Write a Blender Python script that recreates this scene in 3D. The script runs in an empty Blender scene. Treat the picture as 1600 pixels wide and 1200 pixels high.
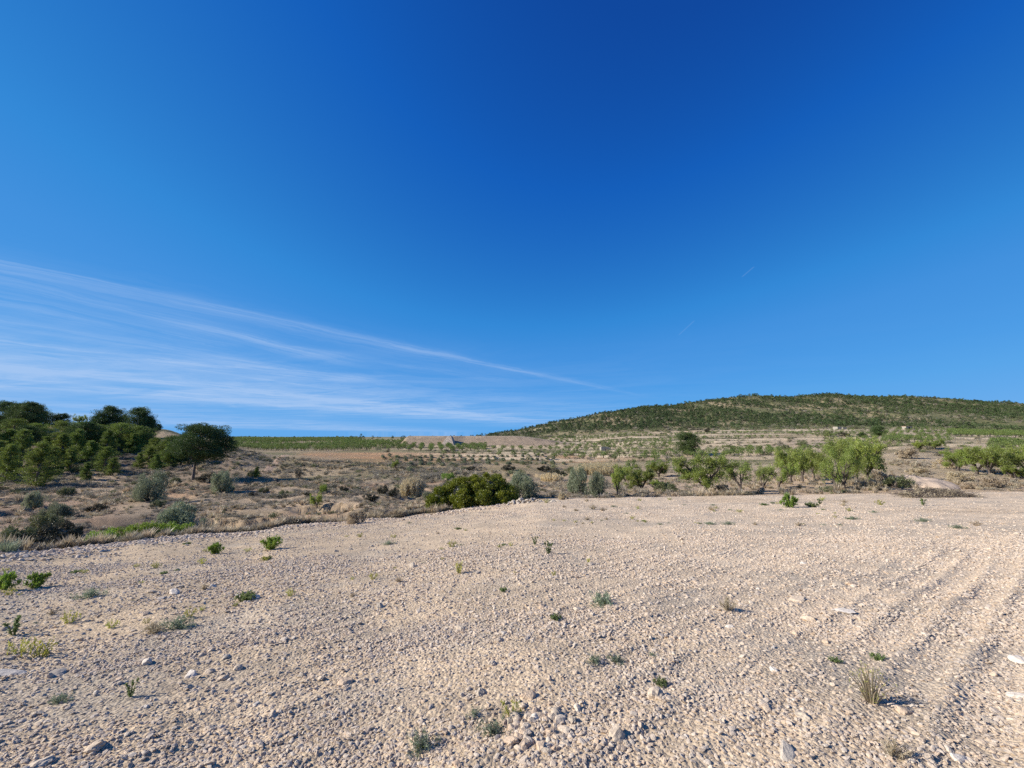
import bpy, math, random
import numpy as np
from mathutils import Vector, Matrix

random.seed(7)
rng = np.random.default_rng(7)
scene = bpy.context.scene
C = scene.collection
PI = math.pi

# ------------------------------------------------------------------ camera
F_PX = 671.0                      # focal length in pixels of a 1600 wide frame
EYE = 1.6
PITCH = math.atan(83.0 / F_PX)
cam_d = bpy.data.cameras.new("camera")
cam_d.sensor_width = 36.0
cam_d.lens = 36.0 * F_PX / 1600.0
cam_d.clip_start = 0.05
cam_d.clip_end = 30000
cam = bpy.data.objects.new("camera", cam_d)
C.objects.link(cam)
cam.location = (0, 0, EYE)
cam.rotation_euler = (PI / 2 + PITCH, 0, 0)
scene.camera = cam

# ------------------------------------------------------------------ sun + exposure
SUN_AZ = math.radians(-93)         # measured clockwise from +Y (view direction)
SUN_EL = math.radians(29)
sun_d = bpy.data.lights.new("sun", 'SUN')
sun_d.energy = 5.0
sun_d.angle = math.radians(0.53)
sun_d.color = (1.0, 0.955, 0.89)
sun = bpy.data.objects.new("sun", sun_d)
C.objects.link(sun)
sdir = Vector((math.sin(SUN_AZ) * math.cos(SUN_EL), math.cos(SUN_AZ) * math.cos(SUN_EL), math.sin(SUN_EL)))
sun.rotation_euler = sdir.to_track_quat('Z', 'Y').to_euler()
sun.location = (-30, 0, 40)
scene.view_settings.view_transform = 'Standard'
scene.view_settings.look = 'None'
scene.view_settings.exposure = 0.56
scene.view_settings.gamma = 1.0
scene.view_settings.use_curve_mapping = False
scene.cycles.max_bounces = 5
scene.cycles.diffuse_bounces = 3
scene.cycles.glossy_bounces = 1
scene.cycles.transmission_bounces = 3
scene.cycles.use_denoising = False
scene.cycles.sample_clamp_indirect = 4.0


def ray(px, py):
    """forward-normalised ray (right, forward, up) of a photograph pixel"""
    u = (px - 800) / F_PX
    v = (600 - py) / F_PX
    return u, math.cos(PITCH) - v * math.sin(PITCH), math.sin(PITCH) + v * math.cos(PITCH)


# ------------------------------------------------------------------ world
world = bpy.data.worlds.new("World")
scene.world = world
world.use_nodes = True
wt = world.node_tree
for n in list(wt.nodes):
    wt.nodes.remove(n)


class NG:
    """small helper for math chains in a node tree"""
    def __init__(s, t): s.t = t
    def n(s, typ, **k):
        nd = s.t.nodes.new(typ)
        for a, b in k.items():
            setattr(nd, a, b)
        return nd
    def put(s, sock, val):
        if isinstance(val, bpy.types.NodeSocket):
            s.t.links.new(val, sock)
        elif val is not None:
            sock.default_value = val
    def m(s, op, a, b=None, c=None, clamp=False):
        nd = s.n('ShaderNodeMath', operation=op, use_clamp=clamp)
        s.put(nd.inputs[0], a); s.put(nd.inputs[1], b); s.put(nd.inputs[2], c)
        return nd.outputs[0]
    def v(s, op, a, b=None):
        nd = s.n('ShaderNodeVectorMath', operation=op)
        s.put(nd.inputs[0], a)
        if b is not None: s.put(nd.inputs[1], b)
        return nd.outputs['Value'] if op in ('DOT_PRODUCT', 'LENGTH', 'DISTANCE') else nd.outputs[0]
    def rng(s, x, a, b, c, d, smooth=True):
        nd = s.n('ShaderNodeMapRange')
        if smooth: nd.interpolation_type = 'SMOOTHSTEP'
        s.put(nd.inputs[0], x)
        for i, q in enumerate((a, b, c, d)): nd.inputs[i + 1].default_value = q
        return nd.outputs[0]
    def noise(s, vec, scale, detail=3, rough=.5, dist=0.0):
        nd = s.n('ShaderNodeTexNoise')
        s.put(nd.inputs['Vector'], vec)
        nd.inputs['Scale'].default_value = scale
        nd.inputs['Detail'].default_value = detail
        nd.inputs['Roughness'].default_value = rough
        nd.inputs['Distortion'].default_value = dist
        return nd.outputs['Fac']
    def mix(s, f, a, b, blend='MIX'):
        nd = s.n('ShaderNodeMix', data_type='RGBA', blend_type=blend)
        s.put(nd.inputs[0], f)
        for sk, val in ((nd.inputs[6], a), (nd.inputs[7], b)):
            if isinstance(val, bpy.types.NodeSocket): s.t.links.new(val, sk)
            else: sk.default_value = (*val[:3], 1)
        return nd.outputs[2]


g = NG(wt)
sky = g.n('ShaderNodeTexSky')
sky.sky_type = 'NISHITA'
sky.sun_disc = False
sky.sun_elevation = SUN_EL
sky.sun_rotation = SUN_AZ
sky.altitude = 700
sky.air_density = 1.0
sky.dust_density = 0.0
sky.ozone_density = 3.0
tc = g.n('ShaderNodeTexCoord')
d = tc.outputs['Generated']
sep = g.n('ShaderNodeSeparateXYZ')
wt.links.new(d, sep.inputs[0])
zc = g.m('MAXIMUM', sep.outputs[2], 0.012)
comb = g.n('ShaderNodeCombineXYZ')
g.put(comb.inputs[0], g.m('DIVIDE', sep.outputs[0], zc))
g.put(comb.inputs[1], g.m('DIVIDE', sep.outputs[1], zc))
P = comb.outputs[0]


def plane(px, py):
    r, f, u = ray(px, py)
    return np.array([r / u, f / u])


wob = g.m('SUBTRACT', g.noise(P, 0.6, 5, .65, .6), 0.5)
total = None
STREAKS = [  # start pixel, end pixel, half width (plane units), strength, fade at start, fade at end, wobble
    ((0, 412), (1010, 620), .085, .55, 1, 1, .35), ((0, 416), (900, 606), .26, .16, 1, 1, .8), ((0, 424), (760, 575), .13, .22, 1, 1, .5),
    ((0, 440), (560, 566), .14, .50, 1, 1, .5), ((0, 470), (400, 552), .20, .42, 1, 1, .6),
    ((230, 497), (600, 580), .16, .40, 1, 1, .5), ((430, 540), (830, 602), .16, .28, 1, 1, .7),
    ((0, 503), (620, 604), .22, .52, 1, 1, .6), ((0, 540), (640, 601), .38, .80, 1, 1, .9),
    ((215, 565), (680, 631), .045, .40, 1, 1, .12), ((0, 572), (850, 659), .40, .95, 1, 1, .9),
    ((0, 598), (780, 655), 1.0, .75, 1, 1, 1.5), ((0, 560), (820, 660), 1.4, .45, 1, 1, 2.0), ((0, 650), (700, 676), 6.0, 1.5, 1, 1, 3), ((0, 585), (980, 672), 4.0, .9, 1, 1, 3), ((450, 600), (1000, 640), .5, .28, 1, 1, 1.5), ((300, 622), (860, 662), .6, .5, 1, 1, 1.2), ((0, 625), (600, 668), 1.3, .35, 1, 1, 1.5),
    ((680, 620), (735, 646), .18, .28, 1, 1, .4),
    ((1159, 433), (1179, 416), .0042, 0.20, 0, 0, 0), ((1060, 524), (1086, 500), .007, .16, 0, 0, 0)]
fib_cache = {}
for (a, b, w, st, fa, fb, wb) in STREAKS:
    A = plane(*a); B = plane(*b)
    L = np.linalg.norm(B - A); du = (B - A) / L; dv = np.array([du[1], -du[0]])
    rel = g.v('SUBTRACT', P, (A[0], A[1], 0))
    uu = g.v('DOT_PRODUCT', rel, (du[0], du[1], 0))
    vv = g.v('DOT_PRODUCT', rel, (dv[0], dv[1], 0))
    if wb:
        vv = g.m('MULTIPLY_ADD', wob, wb, vv)
    q = g.m('DIVIDE', vv, w * (1.7 if wb > .1 else 1))
    gm = g.m('EXPONENT', g.m('MULTIPLY', g.m('MULTIPLY', q, q), -1.0))
    start = g.rng(uu, -L * (.9 if a[0] == 0 else .05), 0.12 * L if a[0] else 0.0, 0, 1)
    end = g.rng(uu, L * .55, L * 1.08, 1, 0) if fb else g.rng(uu, L * .9, L, 1, 0)
    val = g.m('MULTIPLY', g.m('MULTIPLY', gm, start), g.m('MULTIPLY', end, st))
    if wb > .1:      # fibres: noise drawn out along the streak
        c2 = g.n('ShaderNodeCombineXYZ')
        g.put(c2.inputs[0], g.m('MULTIPLY', uu, 0.45))
        g.put(c2.inputs[1], g.m('MULTIPLY', vv, 3.2 / max(w, .15) * .3))
        g.put(c2.inputs[2], float(a[1]))
        fib = g.rng(g.noise(c2.outputs[0], 1.3, 6, .68, .9), .30, .74, .10, 1.0)
        val = g.m('MULTIPLY', val, fib)
    if w >= 1.3:     # the broad veils lie low over the horizon
        val = g.m('MULTIPLY', val, g.rng(sep.outputs[2], .10, .26, 1, 0))
    total = val if total is None else g.m('ADD', total, val)
# deep clean-air blue: the sky texture's own brightness picks the hue, paler where it is brighter
K_SKY = 1.0 / (0.1 * 2 ** scene.view_settings.exposure)
ssep = g.n('ShaderNodeSeparateColor'); g.put(ssep.inputs[0], sky.outputs[0])
rmp = g.n('ShaderNodeValToRGB')
stops = [(.05, (.0040, .045, .27)), (.078, (.0052, .065, .342)), (.105, (.0075, .112, .49)), (.156, (.023, .195, .60)), (.19, (.034, .25, .68)),
         (.24, (.056, .285, .73)), (.35, (.075, .335, .79)), (.45, (.10, .38, .82)), (.67, (.16, .43, .85)), (1.0, (.20, .46, .86))]
el = rmp.color_ramp.elements
el[0].position, el[0].color = stops[0][0], (*stops[0][1], 1)
el[1].position, el[1].color = stops[-1][0], (*stops[-1][1], 1)
for p_, c_ in stops[1:-1]:
    e_ = el.new(p_); e_.color = (*c_, 1)
g.put(rmp.inputs[0], g.m('MULTIPLY', ssep.outputs[1], .075))
glow = g.m('MULTIPLY', g.m('MAXIMUM', g.m('SUBTRACT', g.m('MULTIPLY', ssep.outputs[1], .075), .62), 0.0), .9)   # whitish sky towards the sun
gl_c = g.n('ShaderNodeCombineXYZ')
for i_, k_ in enumerate((1.0, .95, .80)): g.put(gl_c.inputs[i_], g.m('MULTIPLY', glow, k_))
base_sky = g.v('ADD', rmp.outputs[0], gl_c.outputs[0])
cl = g.m('MINIMUM', g.m('MULTIPLY', total, .62), .75)
col = g.mix(cl, base_sky, (.44, .61, .90))
col = g.v('SCALE', col)
col.node.inputs['Scale'].default_value = K_SKY
bg = g.n('ShaderNodeBackground')
bg.inputs['Strength'].default_value = 0.1
wt.links.new(col, bg.inputs['Color'])
wo = g.n('ShaderNodeOutputWorld')
wt.links.new(bg.outputs[0], wo.inputs[0])


# ------------------------------------------------------------------ numpy noise
def _h(ix, iy, seed):
    ix = ix.astype(np.int64).astype(np.uint64); iy = iy.astype(np.int64).astype(np.uint64)
    h = (ix * np.uint64(374761393) + iy * np.uint64(668265263) + np.uint64(seed * 2246822519 + 99)) & np.uint64(0xffffffff)
    h = ((h ^ (h >> np.uint64(13))) * np.uint64(1274126177)) & np.uint64(0xffffffff)
    h = ((h ^ (h >> np.uint64(16))) * np.uint64(2246822519)) & np.uint64(0xffffffff)
    h = h ^ (h >> np.uint64(15))
    return (h & np.uint64(0xffffff)).astype(np.float64) / 16777216.0


def vnoise(x, y, seed=0):
    x = np.asarray(x, float); y = np.asarray(y, float)
    ix = np.floor(x); iy = np.floor(y)
    fx = x - ix; fy = y - iy
    fx = fx * fx * fx * (fx * (fx * 6 - 15) + 10); fy = fy * fy * fy * (fy * (fy * 6 - 15) + 10)
    a = _h(ix, iy, seed); b = _h(ix + 1, iy, seed); c = _h(ix, iy + 1, seed); e = _h(ix + 1, iy + 1, seed)
    return (a * (1 - fx) + b * fx) * (1 - fy) + (c * (1 - fx) + e * fx) * fy


def fbm(x, y, octv=4, seed=0, gain=.5):
    s = 0; a = 1; t = 0
    x = np.asarray(x, float); y = np.asarray(y, float)
    for k in range(octv):
        s = s + a * vnoise(x * 2 ** k + 17.3 * k, y * 2 ** k - 9.1 * k, seed + k); t += a; a *= gain
    return s / t * 2 - 1


def worley(x, y, seed=0):
    ix = np.floor(x); iy = np.floor(y)
    best = np.full(np.shape(x), 9.0); idv = np.zeros(np.shape(x))
    for dx in (-1, 0, 1):
        for dy in (-1, 0, 1):
            cx = ix + dx; cy = iy + dy
            px = cx + .1 + .8 * _h(cx, cy, seed); py = cy + .1 + .8 * _h(cx, cy, seed + 1)
            dd = np.hypot(px - x, py - y)
            m = dd < best
            best = np.where(m, dd, best); idv = np.where(m, _h(cx, cy, seed + 2), idv)
    return best, idv


def sstep(a, b, x):
    t = np.clip((x - a) / (b - a), 0, 1)
    return t * t * (3 - 2 * t)


# ------------------------------------------------------------------ terrain heights
EDGE = np.array([(-300, 880, 11), (0, 866, 14), (100, 862, 15.5), (175, 852, 17), (275, 840, 19), (400, 829, 22), (450, 821, 23.5),
                 (600, 809, 27), (700, 799, 29), (790, 786, 32), (840, 779, 34), (1000, 777, 36), (1200, 774, 38), (1300, 772, 39),
                 (1400, 771, 40), (1512, 770, 41), (1600, 768, 42), (1900, 764, 44)], float)
PROF = {
    -300: [(15, 866), (30, 830), (45, 806), (60, 790), (75, 765), (90, 738), (110, 706), (130, 680), (150, 662), (165, 655), (200, 664), (400, 680), (1500, 682), (6000, 683)],
    0: [(15, 862), (22, 846), (30, 829), (45, 806), (60, 790), (75, 768), (90, 746), (110, 712), (130, 685), (150, 665), (165, 660), (200, 668), (400, 683), (1500, 683), (6000, 683)],
    100: [(17, 856), (22, 845), (30, 828), (50, 800), (70, 773), (85, 754), (100, 730), (120, 700), (140, 675), (160, 662), (200, 670), (400, 684), (1500, 683), (6000, 683)],
    250: [(20, 838), (26, 829), (32, 820), (40, 806), (52, 786), (70, 766), (85, 754), (95, 743), (110, 722), (130, 695), (145, 677), (155, 668), (170, 669), (200, 680), (400, 686), (1500, 683), (6000, 683)],
    360: [(23, 828), (28, 820), (36, 807), (52, 785), (68, 768), (85, 754), (95, 742), (105, 724), (115, 706), (125, 697), (135, 699), (160, 706), (220, 701), (300, 694), (400, 689), (600, 685), (1500, 683), (6000, 682.5)],
    440: [(25, 818), (30, 812), (40, 800), (52, 785), (70, 766), (90, 751), (105, 736), (120, 722), (130, 713), (150, 711), (190, 707), (240, 703), (300, 697), (380, 691), (600, 686), (1500, 683), (6000, 682.5)],
    600: [(28, 808), (34, 800), (42, 790), (52, 778), (70, 762), (90, 746), (120, 729), (160, 714), (200, 707), (260, 700), (340, 694), (450, 689), (600, 685), (1500, 682.5), (6000, 682.5)],
    700: [(30, 797), (36, 792), (45, 781), (60, 765), (80, 750), (110, 733), (150, 718), (190, 710), (240, 703), (320, 697), (450, 690), (600, 685), (1500, 682), (6000, 682)],
    800: [(34, 783), (38, 779), (46, 771), (60, 758), (80, 745), (110, 731), (150, 719), (200, 709), (260, 702), (330, 696), (420, 690), (520, 684), (650, 679), (800, 675), (1500, 677), (6000, 680)],
    900: [(36, 779), (42, 773), (55, 763), (75, 750), (100, 738), (140, 725), (190, 713), (250, 703), (320, 695), (400, 687), (480, 678), (560, 672), (650, 664), (750, 656), (900, 662), (2000, 675), (6000, 680)],
    1000: [(37, 776), (44, 770), (55, 762), (75, 750), (100, 738), (140, 722), (190, 709), (250, 699), (320, 689), (400, 680), (470, 672), (550, 665), (650, 655), (800, 637), (850, 636), (1000, 645), (2000, 670), (6000, 680)],
    1130: [(39, 774), (46, 768), (60, 758), (80, 745), (110, 730), (150, 716), (200, 703), (260, 693), (330, 683), (400, 675), (470, 670), (550, 662), (650, 648), (750, 634), (870, 619), (950, 618), (1100, 625), (2000, 660), (6000, 680)],
    1300: [(40, 771), (46, 766), (56, 757), (75, 743), (100, 729), (140, 713), (190, 700), (250, 690), (330, 680), (400, 673), (470, 669), (550, 660), (650, 648), (750, 634), (880, 617), (950, 613), (1050, 614), (1200, 622), (2000, 650), (6000, 680)],
    1400: [(41, 770), (48, 762), (58, 749), (70, 736), (85, 722), (105, 709), (140, 700), (190, 692), (260, 684), (350, 675), (430, 671), (500, 666), (600, 655), (720, 640), (900, 620), (1000, 619), (1200, 627), (2000, 650), (6000, 680)],
    1600: [(43, 767), (50, 757), (60, 746), (75, 735), (95, 719), (120, 708), (160, 699), (220, 691), (300, 683), (380, 678), (430, 675), (520, 668), (620, 657), (750, 643), (950, 630), (1050, 629), (1300, 637), (2000, 660), (6000, 680)],
    1900: [(45, 763), (60, 744), (95, 717), (160, 698), (300, 682), (430, 675), (620, 659), (950, 634), (1300, 642), (2000, 665), (6000, 680)],
}
RIDGE = np.array([(740, 683), (800, 675), (850, 667.5), (900, 658), (950, 647.5), (1000, 638), (1040, 637.5), (1072, 636), (1098, 629), (1125, 622.5), (1155, 621), (1200, 621.5), (1245, 623),
                  (1272, 621.5), (1300, 619.5), (1322, 620.5), (1345, 623), (1400, 623.5), (1450, 624.5), (1500, 627), (1600, 634), (1900, 648)], float)
PXD = np.arange(-300, 1901, 10.0)
YG = np.exp(np.linspace(math.log(0.3), math.log(6000), 1100))
LYG = np.log(YG)


def py2e(py, px=None):
    v = (600 - np.asarray(py, float)) / F_PX
    return (math.sin(PITCH) + v * math.cos(PITCH)) / (math.cos(PITCH) - v * math.sin(PITCH))


def _build():
    st = sorted(PROF)
    far = np.array([np.interp(LYG, np.log([q[0] for q in PROF[s]]), py2e([q[1] for q in PROF[s]])) for s in st])
    T = np.empty((len(PXD), len(YG)))
    for i, px in enumerate(PXD):
        j = min(max(np.searchsorted(st, px) - 1, 0), len(st) - 2)
        w = (px - st[j]) / (st[j + 1] - st[j]); w = w * w * (3 - 2 * w)
        e = far[j] * (1 - w) + far[j + 1] * w
        k = np.ones(17) / 17
        e = np.convolve(np.pad(e, 8, 'edge'), k, 'valid')
        if px >= 740:
            mk = YG > 420
            e0 = np.interp(math.log(420), LYG, e)
            tgt = py2e(np.interp(px, RIDGE[:, 0], RIDGE[:, 1]))
            mx = e[(YG > 420) & (YG < 1500)].max()
            e = np.where(mk, e0 + (e - e0) * (tgt - e0) / max(mx - e0, 1e-4), e) if mx > e0 + 1e-4 else e
        Ye = np.interp(px, EDGE[:, 0], EDGE[:, 2]); ee = py2e(np.interp(px, EDGE[:, 0], EDGE[:, 1]))
        s = ee + EYE / Ye
        ef = s - EYE / YG
        ed = np.interp(math.log(Ye), LYG, e)
        eb = e + (ee - ed) * np.exp(-np.maximum(YG - Ye, 0) / (.25 * Ye))
        T[i] = np.where(YG <= Ye, ef, eb) * YG + EYE
    for _ in range(2):
        T[1:-1] = (T[:-2] + 2 * T[1:-1] + T[2:]) / 4
    return T


ZT = _build()
A0 = math.atan((1900 - 800) / F_PX)
A1 = math.atan((-300 - 800) / F_PX)


def cam_coords(x, y):
    az = np.arctan2(x, y); r = np.hypot(x, y)
    azc = np.clip(az, A1, A0)
    return 800 + F_PX * np.tan(azc), r * np.cos(azc), az, r


def edge_Y(px):
    base = np.interp(px, EDGE[:, 0], EDGE[:, 2])
    return base * (1 + .025 * (vnoise(px / 17., px * 0, 5) - .5) + .03 * (vnoise(px / 60., px * 0, 6) - .5))


def gully(x, y, px, Y):
    """eroded banks in the scrub valley"""
    n = fbm(x / 22 + 3, y / 9, 3, 31)
    rid = 1 - np.abs(n) * 3.2
    m = sstep(20, 27, Y) * (1 - sstep(58, 75, Y)) * (1 - sstep(760, 900, px))
    return -np.clip(rid, 0, 1) ** 2 * 1.1 * m


SCARPS = [(60, 245, 31, .9), (318, 450, 36, 1.0), (455, 572, 46, .9), (560, 665, 52, .5), (-20, 70, 52, .7), (240, 335, 63, .5), (600, 700, 66, .5), (420, 520, 70, .4), (690, 790, 60, .5), (760, 900, 92, .8), (880, 990, 74, .6)]


def scarps(px, Y, x, y):
    z = 0
    for i, (a, b, Yc, h) in enumerate(SCARPS):
        yc = Yc * (1 + .05 * fbm(x / 3.5, x * 0 + i * 7, 3, 33 + i))
        m = sstep(a, a + 30, px) * (1 - sstep(b - 30, b, px))
        z = z - m * h * np.exp(-np.maximum(yc - Y, 0) / (.13 * Yc)) * (1 - sstep(-.012 * Yc, .0, Y - yc))
    return z


def terrace_s(x, y):
    return np.sqrt(np.maximum(y + 14 * fbm(x / 130, y / 160, 2, 41) + .10 * x, 1)) * 1.15


def terrace(x, y, px, Y):
    s = terrace_s(x, y)
    f = s - np.floor(s)
    amp = .55 + .75 * _h(np.floor(s), np.floor(s) * 0, 3)
    m = sstep(100, 135, Y) * (1 - sstep(400, 470, Y)) * sstep(480, 640, px)
    return (sstep(0, .16, f) - f) * amp * m * (1 + .5 * sstep(150, 300, Y))


FD = math.radians(52)   # furrow direction, clockwise from +Y


def furrow_u(x, y):
    return x * math.cos(FD) - y * math.sin(FD)


def furrow_wave(x, y):
    """narrow ridges left by the harrow, -1..1"""
    q = .5 + .5 * np.sin((furrow_u(x, y) + .12 * fbm(x / 4, y / 4, 2, 77)) * 2 * PI / .40)
    return 2.2 * q ** 2.5 - .7


def height(x, y, fine=False):
    x = np.asarray(x, float); y = np.asarray(y, float)
    px, Y, az, r = cam_coords(x, y)
    fx = np.clip((px - PXD[0]) / 10, 0, len(PXD) - 1.001)
    fy = np.clip((np.log(np.maximum(Y, .3)) - LYG[0]) / (LYG[1] - LYG[0]), 0, len(YG) - 1.001)
    i = fx.astype(int); j = fy.astype(int); a = fx - i; b = fy - j
    z = (ZT[i, j] * (1 - a) + ZT[i + 1, j] * a) * (1 - b) + (ZT[i, j + 1] * (1 - a) + ZT[i + 1, j + 1] * a) * b
    z = z * sstep(0, .3, Y)
    back = sstep(math.radians(66), math.radians(115), np.abs(az))
    pl = -9 * np.tanh((.10 * y - .03 * x) / 9)
    z = z * (1 - back) + pl * back
    Ye = edge_Y(px)
    infield = 1 - sstep(-.02, .06, (Y - Ye) / Ye)
    # ditch under the field edge on the left, small lip of piled stones along it
    z = z - .45 * sstep(.03, .12, (Y - Ye) / Ye) * (1 - sstep(.35, .7, (Y - Ye) / Ye)) * (1 - sstep(640, 820, px)) * (1 - back)
    z = z + (gully(x, y, px, Y) + scarps(px, Y, x, y)) * (1 - back)
    z = z + terrace(x, y, px, Y) * (1 - back)
    out = 1 - infield
    z = z + out * (.10 * fbm(x / 1.7, y / 1.7, 3, 51) + .28 * fbm(x / 7, y / 7, 2, 55) * sstep(25, 60, Y)) * (1 - .6 * sstep(400, 900, Y))
    hill = sstep(430, 620, Y) * sstep(760, 900, px)
    z = z + hill * (6.0 * fbm(x / 85, y / 120, 4, 61) + 6 * (.5 - np.abs(fbm(x / 60 + y / 400, y / 260, 3, 63))) * sstep(520, 640, Y))
    # field relief
    u = furrow_u(x, y); w = x * math.sin(FD) + y * math.cos(FD)
    fz = .045 * fbm(x / 1.6, y / 1.6, 3, 71) + .05 * fbm(x / 6, y / 6, 2, 75)
    tr = furrow_wave(x, y)
    side = sstep(-.5, 2.2, u + .25 * w)
    fz = fz + (.010 + .019 * side) * tr * (1 - .88 * sstep(7, 17, r)) * (.55 + .45 * sstep(-.2, .3, fbm(x / 1.1, y / 2.4, 2, 79)))
    if fine:
        F, q = worley(x / .30, y / .30, 81)
        fz = fz + .014 * np.clip(.55 - F, 0, 1) * q * (1 - .5 * side)
        F, q = worley(x / .085, y / .085, 83)
        fz = fz + .009 * np.clip(.5 - F, 0, 1) * q * (1 - .35 * side)
        F, q = worley(x / .038, y / .038, 87)
        fz = fz + .009 * np.clip(.5 - F, 0, 1) * q * (1 - .3 * side) * (1 - sstep(6, 14, r))
    rows = np.exp(-((Y / Ye - .90) / .03) ** 2) + .6 * np.exp(-((Y / Ye - .78) / .03) ** 2)
    fz = fz + .07 * rows * (1 - sstep(650, 900, px)) * sstep(-.4, .5, fbm(x / .8, y / .8, 2, 91))
    z = z + infield * fz
    return z


def H1(x, y):
    return float(height(np.array([x]), np.array([y]))[0])


_YS = np.exp(np.linspace(math.log(1.5), math.log(1400), 1500))


def ground_at(px, py):
    """nearest visible point of the terrain on the ray through a photograph pixel"""
    r, f, u = ray(px, py)
    t = r / f; e = u / f
    z = height(t * _YS, _YS)
    ez = (z - EYE) / _YS
    k = np.argmax(ez >= e) if (ez >= e).any() else int(np.argmax(ez))
    Y = _YS[k]
    return Vector((t * Y, Y, float(z[k])))


def size_at(p, npx):
    """metres that cover npx photograph pixels at point p"""
    return npx * p.y / F_PX


# ------------------------------------------------------------------ object helpers
def tag(o, label=None, cat=None, group=None, kind=None):
    if label: o['label'] = label
    if cat: o['category'] = cat
    if group: o['group'] = group
    if kind: o['kind'] = kind
    return o


def mesh_np(name, verts, faces, mat=None, smooth=False, attrs=None, mats=None, midx=None):
    """verts (n,3); faces list of (m,k) int arrays"""
    me = bpy.data.meshes.new(name)
    verts = np.asarray(verts, np.float32)
    if not isinstance(faces, (list, tuple)): faces = [faces]
    faces = [np.asarray(f, np.int32) for f in faces if len(f)]
    me.vertices.add(len(verts)); me.vertices.foreach_set('co', verts.ravel())
    nl = sum(f.size for f in faces); nf = sum(len(f) for f in faces)
    me.loops.add(nl); me.polygons.add(nf)
    me.loops.foreach_set('vertex_index', np.concatenate([f.ravel() for f in faces]))
    tot = np.concatenate([np.full(len(f), f.shape[1], np.int32) for f in faces])
    me.polygons.foreach_set('loop_start', np.concatenate([[0], np.cumsum(tot)[:-1]]).astype(np.int32))
    if smooth: me.polygons.foreach_set('use_smooth', np.ones(nf, bool))
    else: me.polygons.foreach_set('use_smooth', np.zeros(nf, bool))
    for k, (typ, dom, data) in (attrs or {}).items():
        at = me.attributes.new(k, typ, dom)
        data = np.asarray(data, np.float32)
        at.data.foreach_set('color' if typ == 'FLOAT_COLOR' else 'vector' if typ == 'FLOAT_VECTOR' else 'value', data.ravel())
    for m in (mats or ([mat] if mat else [])): me.materials.append(m)
    if midx is not None: me.polygons.foreach_set('material_index', np.asarray(midx, np.int32))
    me.update(calc_edges=True)
    me.validate()
    return me


def link(name, me, parent=None, loc=None, rot=None, scl=None):
    o = bpy.data.objects.new(name, me)
    C.objects.link(o)
    if parent is not None: o.parent = parent
    if loc is not None: o.location = loc
    if rot is not None: o.rotation_euler = rot
    if scl is not None: o.scale = scl if hasattr(scl, '__len__') else (scl,) * 3
    return o


# ------------------------------------------------------------------ materials
def new_mat(name):
    m = bpy.data.materials.new(name); m.use_nodes = True
    t = m.node_tree
    b = t.nodes['Principled BSDF']
    b.inputs['Roughness'].default_value = .9
    b.inputs['Specular IOR Level'].default_value = .15
    return m, NG(t), b


def soil_mat(name, stone=1.0, bump=.012, tint=((.8, .8, .8), (1.15, 1.12, 1.08))):
    m, g, b = new_mat(name)
    at = g.n('ShaderNodeAttribute', attribute_name='col').outputs['Color']
    pos = g.n('ShaderNodeNewGeometry').outputs['Position']
    n1 = g.noise(pos, .9, 4, .6); n2 = g.noise(pos, 14, 4, .65); n3 = g.noise(pos, 70, 3, .6)
    c = g.mix(g.rng(n1, .3, .7, 0, 1), tint[0], tint[1])
    c = g.mix(1.0, at, c, 'MULTIPLY')
    c2 = g.mix(g.rng(n2, .3, .7, 0, 1), (.80, .78, .77), (1.14, 1.12, 1.10))
    c = g.mix(1.0, c, c2, 'MULTIPLY')
    vo = g.n('ShaderNodeTexVoronoi'); vo.inputs['Scale'].default_value = 34
    g.put(vo.inputs['Vector'], pos)
    sep = g.n('ShaderNodeSeparateColor'); g.put(sep.inputs[0], vo.outputs['Color'])
    c3 = g.mix(g.rng(sep.outputs[0], 0, 1, 0, 1, False), (.86, .83, .80), (1.13, 1.12, 1.12))
    c = g.mix(stone, c, g.mix(1.0, c, c3, 'MULTIPLY'))
    g.put(b.inputs['Base Color'], c)
    hgt = g.m('ADD', g.m('MULTIPLY', g.m('SUBTRACT', .5, vo.outputs['Distance']), .9), g.m('ADD', g.m('MULTIPLY', n3, .5), g.m('MULTIPLY', n2, 1.2)))
    bp = g.n('ShaderNodeBump'); bp.inputs['Strength'].default_value = .9; bp.inputs['Distance'].default_value = bump
    g.put(bp.inputs['Height'], hgt); g.put(b.inputs['Normal'], bp.outputs[0])
    return m


def stone_mat(name, cols, rand_src='object'):
    m, g, b = new_mat(name)
    oi = g.n('ShaderNodeObjectInfo').outputs['Random']
    cr = g.n('ShaderNodeValToRGB'); cr.color_ramp.interpolation = 'LINEAR'
    e = cr.color_ramp.elements
    e[0].position = 0; e[0].color = (*cols[0], 1); e[1].position = 1; e[1].color = (*cols[-1], 1)
    for i, c in enumerate(cols[1:-1]):
        q = e.new((i + 1) / (len(cols) - 1)); q.color = (*c, 1)
    g.put(cr.inputs[0], oi)
    tcn = g.n('ShaderNodeTexCoord').outputs['Object']
    n = g.noise(tcn, 2.5, 5, .65)
    c = g.mix(1.0, cr.outputs[0], g.mix(g.rng(n, .3, .7, 0, 1), (.82, .80, .78), (1.14, 1.13, 1.12)), 'MULTIPLY')
    g.put(b.inputs['Base Color'], c)
    bp = g.n('ShaderNodeBump'); bp.inputs['Strength'].default_value = .5; bp.inputs['Distance'].default_value = .01
    g.put(bp.inputs['Height'], g.noise(tcn, 7, 4, .6)); g.put(b.inputs['Normal'], bp.outputs[0])
    return m


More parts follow.
